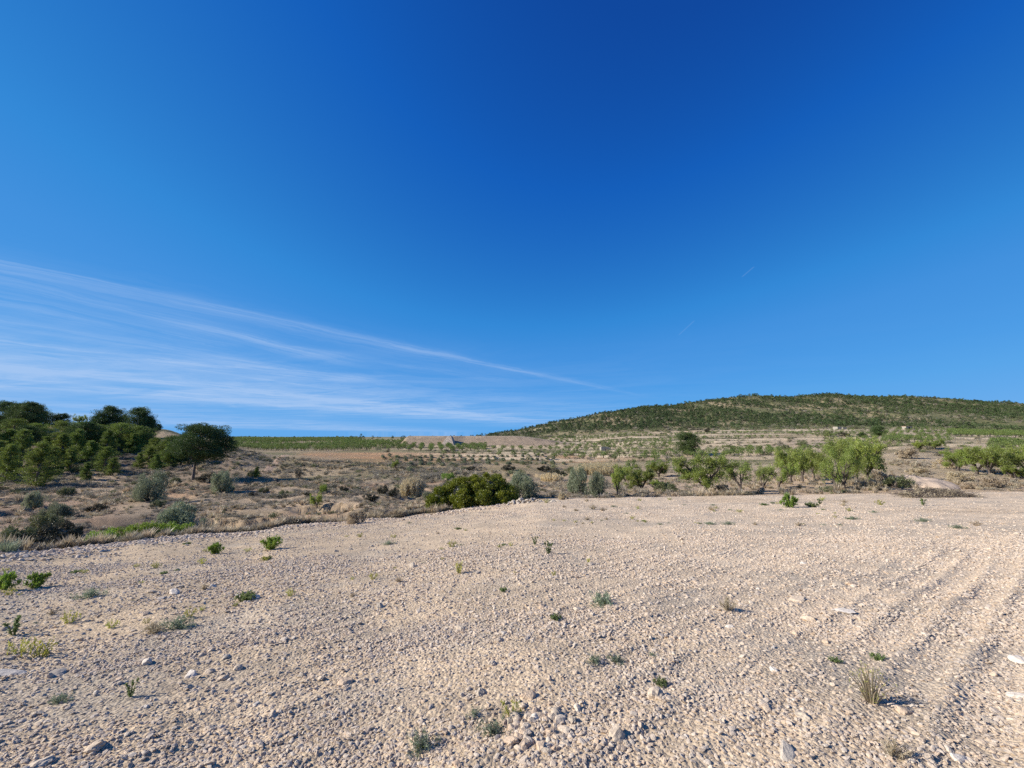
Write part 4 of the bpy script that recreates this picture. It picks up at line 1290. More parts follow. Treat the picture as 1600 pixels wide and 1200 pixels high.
link('twigs', mesh_np('brush_twigs', tv, tq, M['bark']), o)['kind'] = 'stuff'
link('dead_leaves', leaf_mesh('brush_leaves', M['dry'], lv, lq, lc), o)['kind'] = 'stuff'

# pale mound of cleared soil
def heap(name, px0, px1, base, top, mat, colr, label, cat, seed, depth=6, structure=False):
    p = ground_at((px0 + px1) / 2, base); W_ = size_at(p, px1 - px0); H_ = size_at(p, base - top)
    nx, ny = 60, 40
    gx, gy = np.meshgrid(np.linspace(-1, 1, nx), np.linspace(-1, 1, ny))
    rr = np.sqrt(gx ** 2 + gy ** 2)
    prof = np.clip(1 - rr ** 2, 0, 1) ** .8
    X = gx * W_ / 2 + p.x; Y = gy * depth / 2 + p.y + depth * .35
    Z = height(X.ravel(), Y.ravel()).reshape(X.shape) + H_ * prof * (1 + .25 * fbm(gx * 3, gy * 3, 3, seed)) - .25 * (rr > .97) + .05 * fbm(gx * 12, gy * 12, 2, seed + 1)
    a = np.arange(ny - 1)[:, None] * nx + np.arange(nx - 1)[None, :]
    q = np.stack([a, a + 1, a + nx + 1, a + nx], -1).reshape(-1, 4)
    me = mesh_np(name, np.stack([X, Y, Z], -1).reshape(-1, 3), q, M[mat], smooth=True, attrs={'col': ('FLOAT_COLOR', 'POINT', np.tile([*colr, 1], (nx * ny, 1)))})
    o = link(name, me); tag(o, label, cat)
    return p, W_, H_


heap('soil_mound', 1432, 1516, 764, 749, 'field', (.46, .375, .29), 'pale rounded mound of cleared soil between the dry slope and the right-hand almonds', 'mound', 701, 9)
# stone heap by the lentisk: single stones
p0 = ground_at(816, 786)
for i in range(70):
    r = rng.normal(size=2) * (1.0, .5)
    s = rng.uniform(.07, .17)
    x, y = p0.x + r[0], p0.y + r[1]
    o = link('heap_stone', stone_mesh('heap_stone', M['grey_stone'], 900 + i % 8) if i < 8 else bpy.data.meshes['heap_stone' if i % 8 == 0 else 'heap_stone.%03d' % (i % 8)],
             loc=(x, y, H1(x, y) + .30 * math.exp(-(r[0] ** 2 + (2 * r[1]) ** 2) / 1.2) * rng.uniform(.2, 1)), rot=rrot(1)[0], scl=s)
    tag(o, 'grey fist-sized stone in the stone heap at the right foot of the lentisk', 'stone', 'stones heaped beside the lentisk bush')

# dirt track on the slope right of the pines
cx_ = [(413, 740), (421, 732), (430, 725), (439, 717), (446, 711)]
pts = [ground_at(a, b) for a, b in cx_]
V = []
ts_ = np.linspace(0, len(pts) - 1, 40)
for t in ts_:
    i = min(int(t), len(pts) - 2); c = pts[i].lerp(pts[i + 1], t - i); dvec = (pts[i + 1] - pts[i]); dvec.z = 0; dvec.normalize(); nrm = Vector((-dvec.y, dvec.x, 0))
    for k in np.linspace(-1.3, 1.3, 6):
        q = c + nrm * k * (1 + .2 * math.sin(t * 5)); V.append((q.x, q.y, H1(q.x, q.y) + .05 - (.12 if abs(k) > 1.2 else 0)))
a = np.arange(39)[:, None] * 6 + np.arange(5)[None, :]
o = link('dirt_track', mesh_np('dirt_track', V, np.stack([a, a + 1, a + 7, a + 6], -1).reshape(-1, 4), M['scrub'], smooth=True, attrs={'col': ('FLOAT_COLOR', 'POINT', np.tile([.46, .33, .23, 1], (len(V), 1)))}))
o['kind'] = 'structure'

# ------------------------------------------------------------------ the dam on the plain
def berm():
    Yb = 300.
    o = bpy.data.objects.new('earth_dam', None); C.objects.link(o); tag(o, 'long flat-topped reddish earth dam across the plain left of centre', 'dam')
    zt = EYE + Yb * py2e(681.0) ; zb = EYE + Yb * py2e(697.5) - .8
    o.location = ((703 - 800) / F_PX * Yb, Yb, zb)
    xs = np.linspace((612 - 800) / F_PX * Yb, (925 - 800) / F_PX * Yb, 260)
    ks = np.linspace(0, 1, 26)
    X, K = np.meshgrid(xs, ks)
    pxx = 800 + F_PX * X / Yb
    end = sstep(612, 632, pxx); rightf = 1 - .75 * sstep(800, 925, pxx)
    Hh = (zt - zb) * end * rightf
    cr = np.interp(K, [0, .45, .62, 1], [0, 1, 1, .2]); 
    g_ = fbm(X / 8 + 1.5 * fbm(X / 20, K * 2, 2, 712), K * 1.4, 4, 711)
    Z = zb + Hh * np.clip(cr + .06 * g_ * (K < .45) * (K > .02), 0, 1.02)
    off = np.where(pxx > 706, 2.5 * sstep(704, 724, pxx), 0)
    Y = Yb + K * 34 + off + 1.0 * g_ * (1 - K)
    nx, ny = len(xs), len(ks)
    a = np.arange(ny - 1)[:, None] * nx + np.arange(nx - 1)[None, :]
    q = np.stack([a, a + 1, a + nx + 1, a + nx], -1).reshape(-1, 4)
    cc = np.array([.37, .285, .195])[None, None] * (1 + .35 * fbm(X / 6, K * 3 + Z / 2, 3, 713)[..., None]) + np.array([.03, .05, .05]) * sstep(.40, .46, K)[..., None]
    rgba = np.concatenate([np.clip(cc, .05, .8), np.ones((ny, nx, 1))], 2).reshape(-1, 4)
    V_ = np.stack([X, Y, Z], -1).reshape(-1, 3) - np.array(o.location)
    link('embankment', mesh_np('embankment', V_, q, M['far'], smooth=True, attrs={'col': ('FLOAT_COLOR', 'POINT', rgba)}), o)
    # rubble buttress: a tapering ramp of rock in front of the gap
    h_ = (zt - zb) * .97; w = 5.6
    v = [(-w - .6, -9, -.5), (w - .5, -9, -.5), (-1.4, 0, h_), (1.0, 0, h_), (-1.2, 9, h_), (1.0, 9, h_), (-w - .6, 9, -.5), (w - .5, 9, -.5)]
    f = [(0, 1, 3, 2), (2, 3, 5, 4), (0, 2, 4, 6), (1, 7, 5, 3)]
    me = mesh_np('buttress', v, np.array(f), M['far'], attrs={'col': ('FLOAT_COLOR', 'POINT', np.tile([.52, .43, .33, 1], (8, 1)))})
    link('buttress', me, o)


berm()

# small buildings far off
def hut(px, base, top, w, label, roofless=False, mat='plaster'):
    p = ground_at(px, base); W_ = size_at(p, w); H_ = size_at(p, base - top); D_ = W_ * .7
    o = bpy.data.objects.new('field_hut', None); C.objects.link(o); o.location = p; tag(o, label, 'hut')
    t = .35
    def box(nm, x0, x1, y0, y1, z0, z1, m_):
        v = [(x, y, z) for z in (z0, z1) for y in (y0, y1) for x in (x0, x1)]
        f = np.array([(0, 2, 3, 1), (4, 5, 7, 6), (0, 1, 5, 4), (2, 6, 7, 3), (0, 4, 6, 2), (1, 3, 7, 5)])
        return link(nm, mesh_np(nm, v, f, M[m_]), o)
    hw = W_ / 2; dw = W_ * .12
    box('wall', -hw, -dw, 0, t, -1, H_, mat); box('wall', dw, hw, 0, t, -1, H_ * (1 if not roofless else .8), mat); box('lintel', -dw, dw, 0, t, H_ * .75, H_, mat)
    box('wall', -hw, -hw + t, t, D_, -1, H_, mat); box('wall', hw - t, hw, t, D_, -1, H_ * (.75 if roofless else 1), mat); box('wall', -hw + t, hw - t, D_ - t, D_, -1, H_, mat)
    if not roofless:
        box('roof', -hw - .25, hw + .25, -.25, D_ + .25, H_ + .002, H_ + .3, 'roof')
        box('doorway_dark', -dw, dw, .12, .2, -1, H_ * .75, 'dark')  # near-black panel in the doorway, the unlit inside put into its colour
    return o


hut(1421, 671, 666.5, 10, 'small white hut among the pale walls at the foot of the mountain')
hut(947, 704, 698.5, 15, 'roofless pale stone hut on the terraces right of centre', True)
hut(1316, 671, 667, 14, 'low ruined pale wall enclosure at the foot of the mountain', True)

# ------------------------------------------------------------------ orchards on the plain
FAR = []
for i in range(4):
    r = np.random.default_rng(800 + i)
    C_ = [(1.15 * math.cos(a) * k, 1.15 * math.sin(a) * k, z) for a, k, z in zip(r.uniform(0, 6.28, 22), np.sqrt(r.uniform(0, 1, 22)), r.uniform(1.1, 2.5, 22))]
    lv, lq, lc = leaves(r, C_, np.full(22, .42), 12, .26, .17)
    tv, tq = tubes([(np.array([(0, 0, -.4), (.05, 0, .7), (.3, .1, 1.7)]), np.array([.12, .10, .05])), (np.array([(0, 0, .5), (-.3, .1, 1.1), (-.6, 0, 1.8)]), np.array([.09, .06, .03]))], 4)
    FAR.append(joined('orchard_almond', tv, tq, lv, lq, lc, M['bark'], M['far_canopy']))
FARP = []
for i in range(5):
    r = np.random.default_rng(820 + i); n = 26; hh = 6.
    zz = r.uniform(.12, 1, n); k = (1 - zz ** 2.2) * 1.9 + .35; a = r.uniform(0, 6.28, n)
    C_ = np.stack([np.cos(a) * k * .7, np.sin(a) * k * .7, zz * hh * .9], 1)
    lv, lq, lc = leaves(r, C_, np.tile([.75, .75, .6], (n, 1)), 9, .62, .36, up=.4)
    tv, tq = tubes([(np.array([(0, 0, -1.), (0, 0, hh * .7)]), np.array([.18, .06]))], 4)
    FARP.append(joined('mountain_pine', tv, tq, lv, lq, lc, M['pine_bark'], M['hill_pine']))

orch = []      # x, y, size, kind
def rows(px0, px1, Y0, Y1, dx, dy, keep, size, rot=.18, jit=.25, patch=None):
    ca, sa = math.cos(rot), math.sin(rot)
    x0, x1 = (px0 - 800) / F_PX * Y1 - 80, (px1 - 800) / F_PX * Y1 + 80
    if px0 > 800: x0 = (px0 - 800) / F_PX * Y0 - 60
    gx, gy = np.meshgrid(np.arange(x0, x1, dx), np.arange(Y0 - 120, Y1 + 120, dy))
    gx = gx + rng.normal(size=gx.shape) * jit; gy = gy + rng.normal(size=gy.shape) * jit
    X = gx * ca - (gy - Y0) * sa; Y = Y0 + gx * sa + (gy - Y0) * ca
    px = 800 + F_PX * X / np.maximum(Y, 1)
    ok = (Y > Y0) & (Y < Y1) & (px > px0) & (px < px1) & (rng.uniform(0, 1, X.shape) < keep)
    if patch: ok &= fbm(X / patch[0], Y / patch[0], 2, patch[1]) > patch[2]
    for x, y in zip(X[ok], Y[ok]): orch.append((x, y, size * rng.uniform(.75, 1.2)))


rows(362, 760, 208, 430, 5.2, 6.2, .86, 1.05, patch=(40, 7, -.33))
rows(365, 560, 430, 640, 7, 9, .8, 1.15)
rows(560, 800, 330, 420, 6, 7, .5, 1.0)
rows(1125, 1220, 148, 182, 4.2, 5, .95, 1.0)
rows(955, 1065, 92, 145, 5.0, 7, .75, 1.0, patch=(30, 3, -.25))
rows(1478, 1760, 275, 390, 4.8, 6.5, .97, 1.15)
rows(1375, 1445, 180, 260, 6, 8, .8, 1.0)
rows(1540, 1760, 120, 200, 5, 8, .8, 1.1)
rows(1230, 1300, 140, 180, 5, 6, .5, .8)
# trees on the terrace benches: some planted densely, some with a single line, some bare
gx, gy = np.meshgrid(np.arange(-80, 470, 5.0), np.arange(150, 430, 5.2))
gx = (gx + rng.normal(size=gx.shape) * .5).ravel(); gy = (gy + rng.normal(size=gy.shape) * .5).ravel()
s_ = terrace_s(gx, gy); f_ = s_ - np.floor(s_); ti_ = np.floor(s_); hh_ = _h(ti_, np.floor(gx / 75 + 5 * _h(ti_, ti_ * 0, 9)), 17)
gp = 800 + F_PX * gx / gy
ok = (gp > 690) & (gp < 1480) & (((hh_ > .50) & (f_ > .22) & (f_ < .85) & (rng.uniform(0, 1, gx.shape) < .85)) | ((hh_ > .22) & (f_ > .45) & (f_ < .60) & (rng.uniform(0, 1, gx.shape) < .6)))
for x, y in zip(gx[ok], gy[ok]): orch.append((x, y, rng.uniform(.55, 1.0)))
orch = np.array(orch)
_px = 800 + F_PX * orch[:, 0] / orch[:, 1]
# keep clear of the dam
orch = orch[~((orch[:, 1] > 292) & (orch[:, 1] < 345) & (_px > 608) & (_px < 930))]
orch = orch[np.argsort(-orch[:, 2] / orch[:, 1])]
oz = height(orch[:, 0], orch[:, 1])
NI = 280
for k in range(min(NI, len(orch))):
    x, y, s = orch[k]
    o = link('almond_tree', FAR[k % 4], loc=(x, y, oz[k]), rot=(0, 0, rng.uniform(0, 6.28)), scl=(s * rng.uniform(.9, 1.15), s, s))
    pxk = 800 + F_PX * x / y
    if pxk < 1066: lab = 'small far almond tree in the hollow or on the central terraces'
    elif pxk < 1300: lab = 'small far almond tree in the rows behind the broad almond of the field edge'
    elif pxk < 1470: lab = 'small far almond tree in the rows above the big almond clump'
    else: lab = 'small far almond tree in the rows behind the right-hand almonds'
    tag(o, lab, 'tree', 'far almond trees on the terraces')
rest = slice(NI, None); n = len(orch) - NI
so = orch[rest, 2]
scatter('orchard', np.column_stack([orch[rest, 0], orch[rest, 1], oz[rest]]), np.stack([np.zeros(n), np.zeros(n), rng.uniform(0, 6.28, n)], 1), np.stack([so * 1.1, so * 1.1, so], 1),
        rng.integers(0, 4, n), FAR, label='far green almond orchards on the plain')

# small olives in lines on the red soil
k = 0
for row_y, y0, y1, cnt, s in ((0, 715, 714, 24, .85), (1, 721, 719, 20, .95), (2, 727, 725, 15, .9)):
    for i in range(cnt):
        px = 600 + 260 * (i + rng.uniform(-.2, .2)) / cnt + row_y * 20
        p = ground_at(px, y0 + (y1 - y0) * i / cnt + rng.normal() * .5)
        o = link('olive_bush', OLV[k % 3][1], loc=p, rot=(0, 0, rng.uniform(0, 6)), scl=(s * rng.uniform(.7, 1.1), s * .9, s * rng.uniform(.8, 1.2)))
        tag(o, 'small grey-green olive in the %s line on the pale terraces above the lentisk' % ('farthest', 'middle', 'nearest')[row_y], 'bush', 'young olives in lines on the terraces'); k += 1

# ------------------------------------------------------------------ pines of the mountain and on the skyline
n = 22000
x, y = area_points(n, 745, 1720, 425, 1010)
px = 800 + F_PX * x / y
dn = fbm(x / 70, y / 90, 4, 901)
lowleft = sstep(760, 1060, px)
den = (.16 + .84 * sstep(-.22, .12, dn + .22 * sstep(480, 640, y) - .12)) * (.10 + .90 * lowleft)
den = den * (1 - .85 * np.exp(-((px - 1120) / 40) ** 2 - ((y - 800) / 50) ** 2)) * (1 - .8 * np.exp(-((px - 1450) / 60) ** 2 - ((y - 640) / 35) ** 2)) * (1 - .7 * np.exp(-((px - 1230) / 35) ** 2 - ((y - 800) / 30) ** 2))
den = den * (1 - .7 * np.exp(-((px - 1590) / 30) ** 2 - ((y - 560) / 50) ** 2))
den *= .85
den *= sstep(425, 500, y + 12 * vnoise(x / 20, y / 20, 5))
ok = rng.uniform(0, 1, n) < den
x, y = x[ok], y[ok]; n = len(x)
s = rng.uniform(.40, .88, n) * (1 + .5 * (rng.uniform(0, 1, n) > .88))
z = height(x, y)
order = np.argsort(-s / y)
NI = 110
for k in order[:NI]:
    o = link('pine_tree', FARP[k % 5], loc=(x[k], y[k], z[k] - .2), rot=(0, 0, rng.uniform(0, 6.28)), scl=(s[k] * 1.15, s[k] * 1.15, s[k]))
    pxk = 800 + F_PX * x[k] / y[k]
    tag(o, 'dark pine on the lower %s of the mountain' % ('left flank' if pxk < 1050 else 'slope left of the summit' if pxk < 1280 else 'slope right of the summit'), 'tree', 'pines on the lower mountain')
rs = order[NI:]; n2 = len(rs)
scatter('mountain_pines', np.column_stack([x[rs], y[rs], z[rs] - .2]), np.stack([np.zeros(n2), np.zeros(n2), rng.uniform(0, 6.28, n2)], 1), np.stack([s[rs] * 1.45, s[rs] * 1.45, s[rs]], 1), rng.integers(0, 5, n2), FARP,
        label='open dark green pine wood covering the mountain')
# skyline trees of the plateau and of the left foot of the mountain
for i in range(110):
    px = rng.uniform(372, 760) if i < 62 else rng.uniform(735, 1010)
    y = rng.uniform(560, 700) if i < 62 else None
    if y is None:
        yy_ = np.linspace(450, 1000, 200); xx_ = (px - 800) / F_PX * yy_; zz_ = height(xx_, yy_); y = float(yy_[np.argmax((zz_ - EYE) / yy_)])
    x = (px - 800) / F_PX * y; s = rng.uniform(.35, .85) * (1.3 if rng.uniform() > .9 else 1)
    o = link('pine_tree', FARP[i % 5], loc=(x, y, H1(x, y) - .3), rot=(0, 0, rng.uniform(0, 6.28)), scl=(s * 1.4, s * 1.4, s))
    tag(o, 'small dark tree on the skyline of the plateau' if i < 62 else 'small dark tree on the ridge line at the left foot of the mountain', 'tree', 'trees along the skyline')
for px, h_, w, lab in ((566, 8, 5, 'tallest dark tree on the plateau skyline left of the dam'), (584, 5, 5, 'second dark tree on the plateau skyline left of the dam'), (712, 3.6, 6, 'low dark tree rising just behind the dam'), (632, 5, 10, 'low dark tree behind the left end of the dam')):
    y = 560.; x = (px - 800) / F_PX * y
    o = link('pine_tree', FARP[0], loc=(x, y, H1(x, y) - .3), scl=(w / 4.5, w / 4.5, h_ / 6.)); tag(o, lab, 'tree', 'trees along the skyline')

# ------------------------------------------------------------------ weeds on the field
def herb(seed, w=.18, h=.2, n_st=9, per=10, leaf=.05, lw=.3, up=.6, spread=1.0):
    """stems carrying small leaves"""
    r = np.random.default_rng(seed); V = []; C_ = []; R_ = []; paths = []
    for i in range(n_st):
        a = r.uniform(0, 2 * PI); k = r.uniform(.1, 1) * spread
        e = np.array([math.cos(a) * w * k, math.sin(a) * w * k, h * r.uniform(.5, 1.0) * (1 - .35 * k)])
        b = e * np.array([.15, .15, 0]) ; m_ = b * .5 + e * .5 + np.array([0, 0, h * .08])
        paths.append((np.array([b - (0, 0, .02), m_, e]), np.array([.004, .003, .0015]) * max(1, h / .2)))
        for t in np.linspace(.3, 1, 5): C_.append((1 - t) * (b if t < .5 else m_) + t * e); R_.append(np.ones(3) * w * .16)
    lv, lq, lc = leaves(r, C_, R_, per, leaf, leaf * lw, up=up, outward=.9)
    tv, tq = tubes(paths, 3)
    return tv, tq, lv, lq, lc


HERB = {}
def herb_proto(kind):
    if kind in HERB: return HERB[kind]
    spec = {'sprout': (dict(seed=1, w=.30, h=.30, n_st=16, per=9, leaf=.085, lw=.30, up=.8), 'weed'), 'low': (dict(seed=2, w=.30, h=.16, n_st=16, per=9, leaf=.06, lw=.35, up=.3), 'weed_dark'),
            'grey': (dict(seed=3, w=.30, h=.07, n_st=17, per=5, leaf=.045, lw=.24, up=.1), 'weed_grey'), 'yellow': (dict(seed=4, w=.22, h=.15, n_st=9, per=3, leaf=.05, lw=.3, up=.3), 'weed_yellow'),
            'upright': (dict(seed=5, w=.07, h=.34, n_st=5, per=4, leaf=.05, lw=.3, up=.9), 'weed_dark'), 'wiry': (dict(seed=6, w=.24, h=.34, n_st=34, per=1, leaf=.035, lw=.15, up=1.5), 'weed_yellow'),
            'drytuft': (dict(seed=7, w=.16, h=.14, n_st=26, per=2, leaf=.06, lw=.12, up=1.0), 'dry'), 'flower': (dict(seed=8, w=.16, h=.26, n_st=12, per=3, leaf=.05, lw=.35, up=.4), 'flower')}[kind]
    tv, tq, lv, lq, lc = herb(**spec[0])
    HERB[kind] = (mesh_np('weed_stems', tv, tq, M['dry'] if kind in ('wiry', 'drytuft') else M['weed_dark'], attrs={'lc': ('FLOAT', 'FACE', np.full(len(tq), .5))}), leaf_mesh('weed_leaves', M[spec[1]], lv, lq, lc), spec[0]['h'], spec[0]['w'])
    return HERB[kind]


weeds = [  # column, base, width, height, kind, label
    (1234, 793, 26, 28, 'sprout', 'bright green leafy almond sucker at the far right of the field'), (1270, 792, 22, 10, 'low', 'low green weed right of the leafy sucker'), (1281, 788, 10, 12, 'upright', 'thin green shoot right of the low weed by the sucker'),
    (423, 859, 38, 19, 'sprout', 'widest bright green leafy weed on the left of the field near its lower edge'), (336, 866, 22, 17, 'sprout', 'compact bright green weed left of the widest leafy one'), (415, 875, 17, 9, 'low', 'flat green weed just below the widest leafy one'),
    (8, 922, 32, 26, 'sprout', 'tall bright green weed at the left frame edge'), (58, 918, 34, 22, 'sprout', 'bright green leafy weed next to the one at the left frame edge'), (16, 930, 18, 10, 'yellow', 'small yellow-green weed below the one at the left frame edge'),
    (118, 895, 14, 12, 'low', 'small green weed right of the leafy pair at the left'), (243, 888, 16, 14, 'yellow', 'small yellow-green weed left of centre of the left part'), (315, 882, 16, 10, 'yellow', 'yellow-green weed below the compact bright one'), (257, 897, 12, 8, 'low', 'tiny green weed by the yellow-green one'),
    (22, 992, 28, 34, 'upright', 'upright reddish-green weed with a long shadow at the lower left'), (62, 1028, 44, 26, 'yellow', 'sprawling yellow weed below the upright one at the lower left'), (30, 1022, 30, 22, 'yellow', 'yellowish weed at the lower left frame edge'),
    (276, 982, 56, 24, 'grey', 'grey-green creeping weed left of the picture middle'), (240, 990, 34, 16, 'drytuft', 'dry brown end of the creeping weed at the left'), (229, 975, 12, 18, 'yellow', 'thin yellow-green weed beside the creeping one'), (296, 965, 20, 28, 'yellow', 'yellow-green weed rising behind the creeping one'),
    (108, 975, 26, 20, 'yellow', 'pale yellow weed among stones in the left part'), (174, 982, 20, 12, 'yellow', 'yellowish weed right of the pale one among stones'),
    (381, 940, 32, 12, 'low', 'flat dark green weed in a stony patch left of centre'), (140, 934, 44, 14, 'grey', 'thin grey-green weed mat in the left part'), (453, 932, 16, 12, 'yellow', 'small yellow-green weed left of centre'),
    (940, 944, 58, 24, 'grey', 'dark grey-green weed mat right of the middle of the field'), (716, 896, 22, 20, 'flower', 'weed with pale yellow flowers near the middle of the field'), (583, 906, 16, 18, 'yellow', 'yellow-green thin weed left of the flowering one'),
    (857, 866, 14, 28, 'upright', 'upright green weed in the middle distance'), (836, 852, 10, 18, 'upright', 'smaller upright weed left of the tall one'), (866, 900, 12, 18, 'yellow', 'thin pale weed below the upright ones'), (919, 880, 10, 8, 'flower', 'tiny yellow flowering weed right of the upright ones'),
    (607, 851, 24, 8, 'grey', 'grey low weed mat in the far middle of the field'), (870, 968, 20, 10, 'low', 'small green weed among stones left of the dark mat'), (785, 924, 14, 10, 'low', 'small grey-green weed in the middle of the field'),
    (1138, 954, 26, 20, 'drytuft', 'dry straw tuft among stones right of the middle'), (928, 1035, 34, 16, 'grey', 'left one of two grey weeds below the dark mat'), (962, 1036, 34, 18, 'grey', 'right one of two grey weeds below the dark mat'), (1020, 1026, 16, 14, 'grey', 'small grey-green weed right of the two'),
    (1030, 1072, 24, 14, 'low', 'dark weed behind the big rounded stone'), (1305, 1034, 18, 14, 'low', 'small dark green weed in the right part of the field'), (1374, 1032, 22, 10, 'low', 'flat dark green weed right of the other dark one'),
    (1362, 1098, 60, 62, 'wiry', 'wiry yellowish weed with thin branches at the lower right'), (772, 1146, 60, 40, 'grey', 'green-grey weed clump in the stony hollow at the bottom middle'), (740, 1118, 30, 22, 'grey', 'small grey weed at the upper left of the stony hollow'), (800, 1120, 36, 22, 'yellow', 'thin yellowish weed right of the stony hollow'),
    (655, 1168, 60, 46, 'grey', 'grey-green weed clump left of the stony hollow at the bottom'), (683, 1160, 24, 20, 'grey', 'small grey weed right beside the bottom clump'), (1398, 1185, 40, 26, 'drytuft', 'grey dry tuft at the bottom right'), (204, 1090, 16, 34, 'upright', 'thin grey-green weed in the lower left part'), (95, 1098, 40, 14, 'grey', 'grey-green weed mat at the lower left'),
    (706, 855, 18, 10, 'yellow', 'yellowish weed in the far middle'), (1105, 819, 14, 8, 'grey', 'small grey weed far off before the broad almond'), (1006, 815, 8, 8, 'low', 'small dark weed far off left of the broad almond'), (1138, 820, 22, 10, 'grey', 'grey weed mat far off below the forked almond'), (1111, 820, 20, 9, 'grey', 'grey weed mat just left of the far one'),
    (1375, 789, 18, 8, 'yellow', 'low yellow-green weed at the far right of the field'), (1442, 790, 12, 16, 'upright', 'reddish thin weed at the far right of the field'), (1332, 812, 22, 6, 'grey', 'thin grey weed on the pale sandy part'), (1365, 801, 14, 6, 'grey', 'tiny grey weed on the pale sandy part'), (1442, 815, 24, 8, 'grey', 'dark grey weed on the pale sandy part at the right'), (1497, 826, 24, 8, 'grey', 'grey weed further right on the pale sandy part'), (1527, 822, 16, 8, 'drytuft', 'brownish tuft on the pale sandy part at the right'),
]
FLAT = {'grey': .16, 'low': .3, 'yellow': .55, 'drytuft': .6, 'sprout': .80, 'flower': 1.1, 'wiry': .85, 'upright': 9}
for px, base, w, h_, kind, lab in weeds:
    h_ = min(h_, w * FLAT[kind] * (1.25 if base > 900 else 1))
    by_pixels('weed', herb_proto(kind), px, base, base - h_, w, lab, 'weed', 'weeds on the gravel field', sink=.0)
kinds = ['yellow', 'yellow', 'grey', 'low', 'drytuft', 'drytuft', 'yellow', 'grey']
for i in range(95):
    px = rng.uniform(0, 1600); py = 790 + 250 * rng.uniform() ** 1.6
    if i < 55: px = rng.uniform(850, 1330); py = rng.uniform(781, 822)
    elif i < 95: px = rng.uniform(0, 850); py = float(np.interp(px, EDGE[:, 0], EDGE[:, 1])) + rng.uniform(8, 120)
    if py < np.interp(px, EDGE[:, 0], EDGE[:, 1]) + 4: continue
    kd = kinds[i % 8] if px > 600 else kinds[(i % 8)] if i % 3 else 'yellow'
    p = ground_at(px, py)
    w = rng.uniform(6, 15); h_ = w * FLAT[kd] * rng.uniform(.6, .95) if kd != 'upright' else w * .8
    place_tree('weed', herb_proto(kd), p, size_at(p, h_), size_at(p, w), {'yellow': 'sparse yellow-green weed scattered on the field', 'grey': 'little grey-green weed scattered on the field', 'low': 'little dark green weed scattered on the field',
               'drytuft': 'little dry straw tuft scattered on the field', 'upright': 'thin upright weed scattered on the field'}[kd], 'weed', 'tiny weeds strewn over the field')

# ------------------------------------------------------------------ single stones on the field
ST = {k: [stone_mesh('field_stone', M[k], 950 + 10 * j + i, 2, 12 + i, .62, 1.0 + .12 * i) for i in range(5)] for j, k in enumerate(('stone', 'white_stone', 'red_stone', 'grey_stone'))}
def put_stone(px, py, w, kind, lab, group, v=None, flat=1.0, rz=None, elong=1.0):
    p = ground_at(px, py); s = size_at(p, w) / 2.1
    o = link('stone', ST[kind][rng.integers(0, 5) if v is None else v], loc=(p.x, p.y, p.z + s * .10 * flat), rot=(rng.normal() * .2, rng.normal() * .2, rng.uniform(0, 6.28) if rz is None else rz), scl=(s * elong, s, s * flat))
    tag(o, lab, 'stone', group)


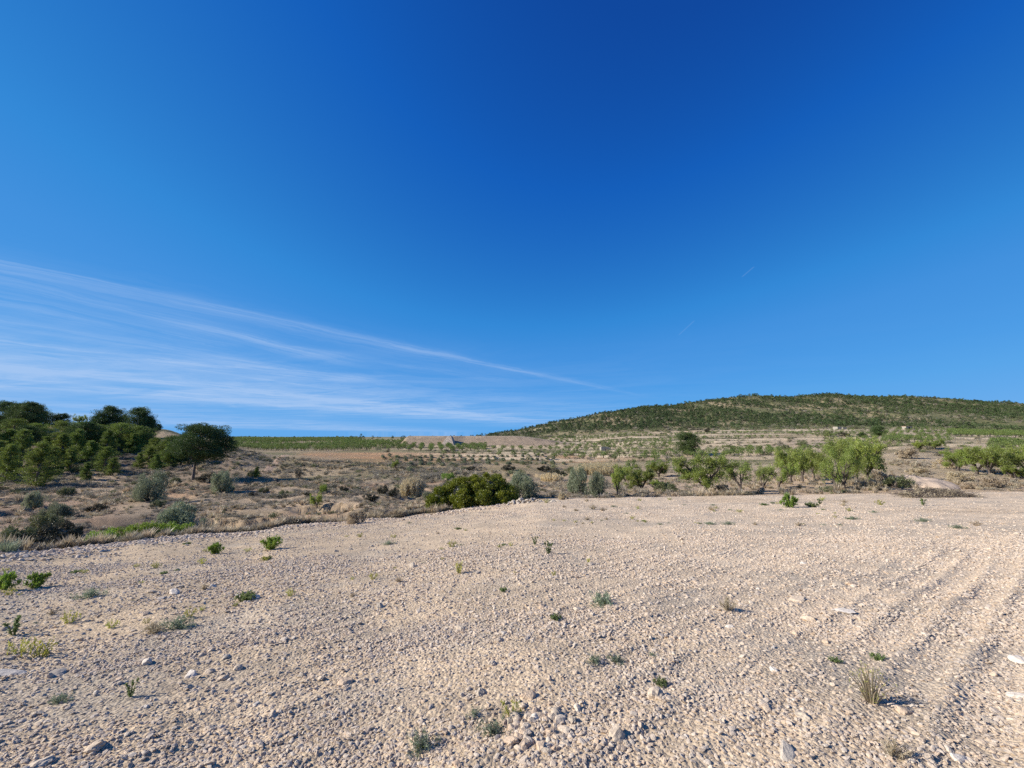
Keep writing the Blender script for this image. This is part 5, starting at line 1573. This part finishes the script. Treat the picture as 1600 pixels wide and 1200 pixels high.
GSN = 'stones that stand out on the field'
for a in [
    (1028, 1092, 27, 'stone', 'big rounded beige stone behind a dark weed right of the bottom middle', GSN, 0, 1.2), (963, 1152, 24, 'stone', 'big beige stone near the bottom edge right of the stony hollow', GSN, 1), (540, 1068, 24, 'red_stone', 'wide tan stone left of the bottom middle', GSN, 2),
    (837, 1124, 16, 'white_stone', 'pale bluish stone at the top of the stony hollow', GSN, 0), (751, 1086, 15, 'stone', 'square beige stone casting a dark shadow above the hollow', GSN, 3, 1.3), (1266, 970, 18, 'stone', 'rounded pale stone on the right below the straw tuft', GSN, 1, 1.2),
    (1244, 938, 22, 'stone', 'wide flat tan stone on the right', GSN, 2, .7), (1331, 914, 14, 'red_stone', 'pinkish stone with a dark shadow on its right', GSN, 3), (1311, 915, 11, 'stone', 'smaller stone left of the pinkish one', GSN, 4), (1318, 956, 20, 'white_stone', 'long pale flat stone below the pinkish one', GSN, 0, .5, 2.2, 1.5),
    (1350, 970, 13, 'stone', 'beige stone right of the long pale flat one', GSN, 1), (1597, 1035, 24, 'white_stone', 'large pale stone at the right frame edge', GSN, 2, .8), (1259, 1124, 20, 'stone', 'beige stone with a hard shadow at the lower right', GSN, 3, 1.1),
    (1230, 1182, 22, 'grey_stone', 'long grey-white stone standing out at the bottom right', GSN, 4, .8, 1.2, 1.7), (1412, 1114, 22, 'red_stone', 'rounded pinkish stone beside the furrow at the lower right', GSN, 0), (1210, 1050, 14, 'white_stone', 'small pale stone in the right part', GSN, 1),
    (1140, 980, 12, 'white_stone', 'pale stone below the straw tuft', GSN, 2), (230, 1036, 16, 'white_stone', 'whitish stone in the lower left part', GSN, 3, 1.2), (297, 1058, 20, 'white_stone', 'pale flat stone right of the whitish one', GSN, 4, .7), (330, 1052, 17, 'stone', 'beige stone beside the pale flat one', GSN, 0),
    (348, 1062, 15, 'stone', 'beige stone with a shadow right of its pair', GSN, 1, 1.2), (328, 1142, 17, 'stone', 'square pale stone at the lower left', GSN, 2, 1.2), (60, 1196, 30, 'stone', 'broad tan stone cut by the bottom frame edge', GSN, 3, .6), (12, 1054, 34, 'white_stone', 'broad whitish slab at the left frame edge', GSN, 4, .4, .3, 1.4),
    (86, 1056, 26, 'grey_stone', 'flat grey-white slab right of the whitish one', GSN, 0, .4), (273, 927, 17, 'white_stone', 'pale flat stone far left of the dark flat weed', GSN, 1, .7), (238, 926, 15, 'stone', 'tan flat stone left of the pale one', GSN, 2, .7), (150, 1170, 26, 'stone', 'tan stone near the bottom at the lower left', GSN, 4),
    (570, 950, 14, 'stone', 'tan stone with a shadow in the left middle', GSN, 3), (593, 949, 13, 'stone', 'second tan stone just right of its twin', GSN, 1), (398, 936, 14, 'white_stone', 'whitish stone right of the dark flat weed', GSN, 0), (820, 1090, 12, 'red_stone', 'pinkish stone above the pale bluish one', GSN, 2, 1.2),
    (770, 1040, 14, 'stone', 'stone with a dark shadow above the hollow', GSN, 0), (717, 983, 14, 'stone', 'beige rounded stone in the middle of the field', GSN, 4), (848, 950, 14, 'red_stone', 'rounded pinkish stone left of the dark weed mat', GSN, 0), (902, 953, 12, 'stone', 'small stone left of the dark weed mat', GSN, 2), (1590, 1090, 22, 'white_stone', 'pale stone low at the right frame edge', GSN, 1, .7), (1500, 1188, 22, 'white_stone', 'whitish stone at the bottom right corner area', GSN, 3, .8),
]:
    put_stone(*a)
for i in range(150):
    px = rng.uniform(0, 1600); py = rng.uniform(850, 1198)
    wv_ = (7 + 8 * rng.uniform() ** 3) * (.5 + .5 * (py - 683) / 400)
    kd = rng.choice(['stone', 'stone', 'stone', 'stone', 'red_stone', 'stone', 'white_stone', 'grey_stone'])
    put_stone(px, py, wv_, kd, {'stone': 'plain beige stone lying loose in the gravel', 'red_stone': 'plain reddish stone lying loose in the gravel', 'white_stone': 'plain whitish stone lying loose in the gravel', 'grey_stone': 'plain grey stone lying loose in the gravel'}[kd], 'larger stones in the gravel')
for i in range(46):      # the stony hollow at the bottom middle
    a = rng.uniform(0, 6.28); px = 835 + 62 * math.cos(a) * rng.uniform(.2, 1); py = 1140 + 50 * math.sin(a) * rng.uniform(.2, 1)
    put_stone(px, py, rng.uniform(10, 20), rng.choice(['stone', 'stone', 'red_stone']), 'reddish-beige stone in the loose cluster at the bottom middle', 'stones clustered at the bottom middle')
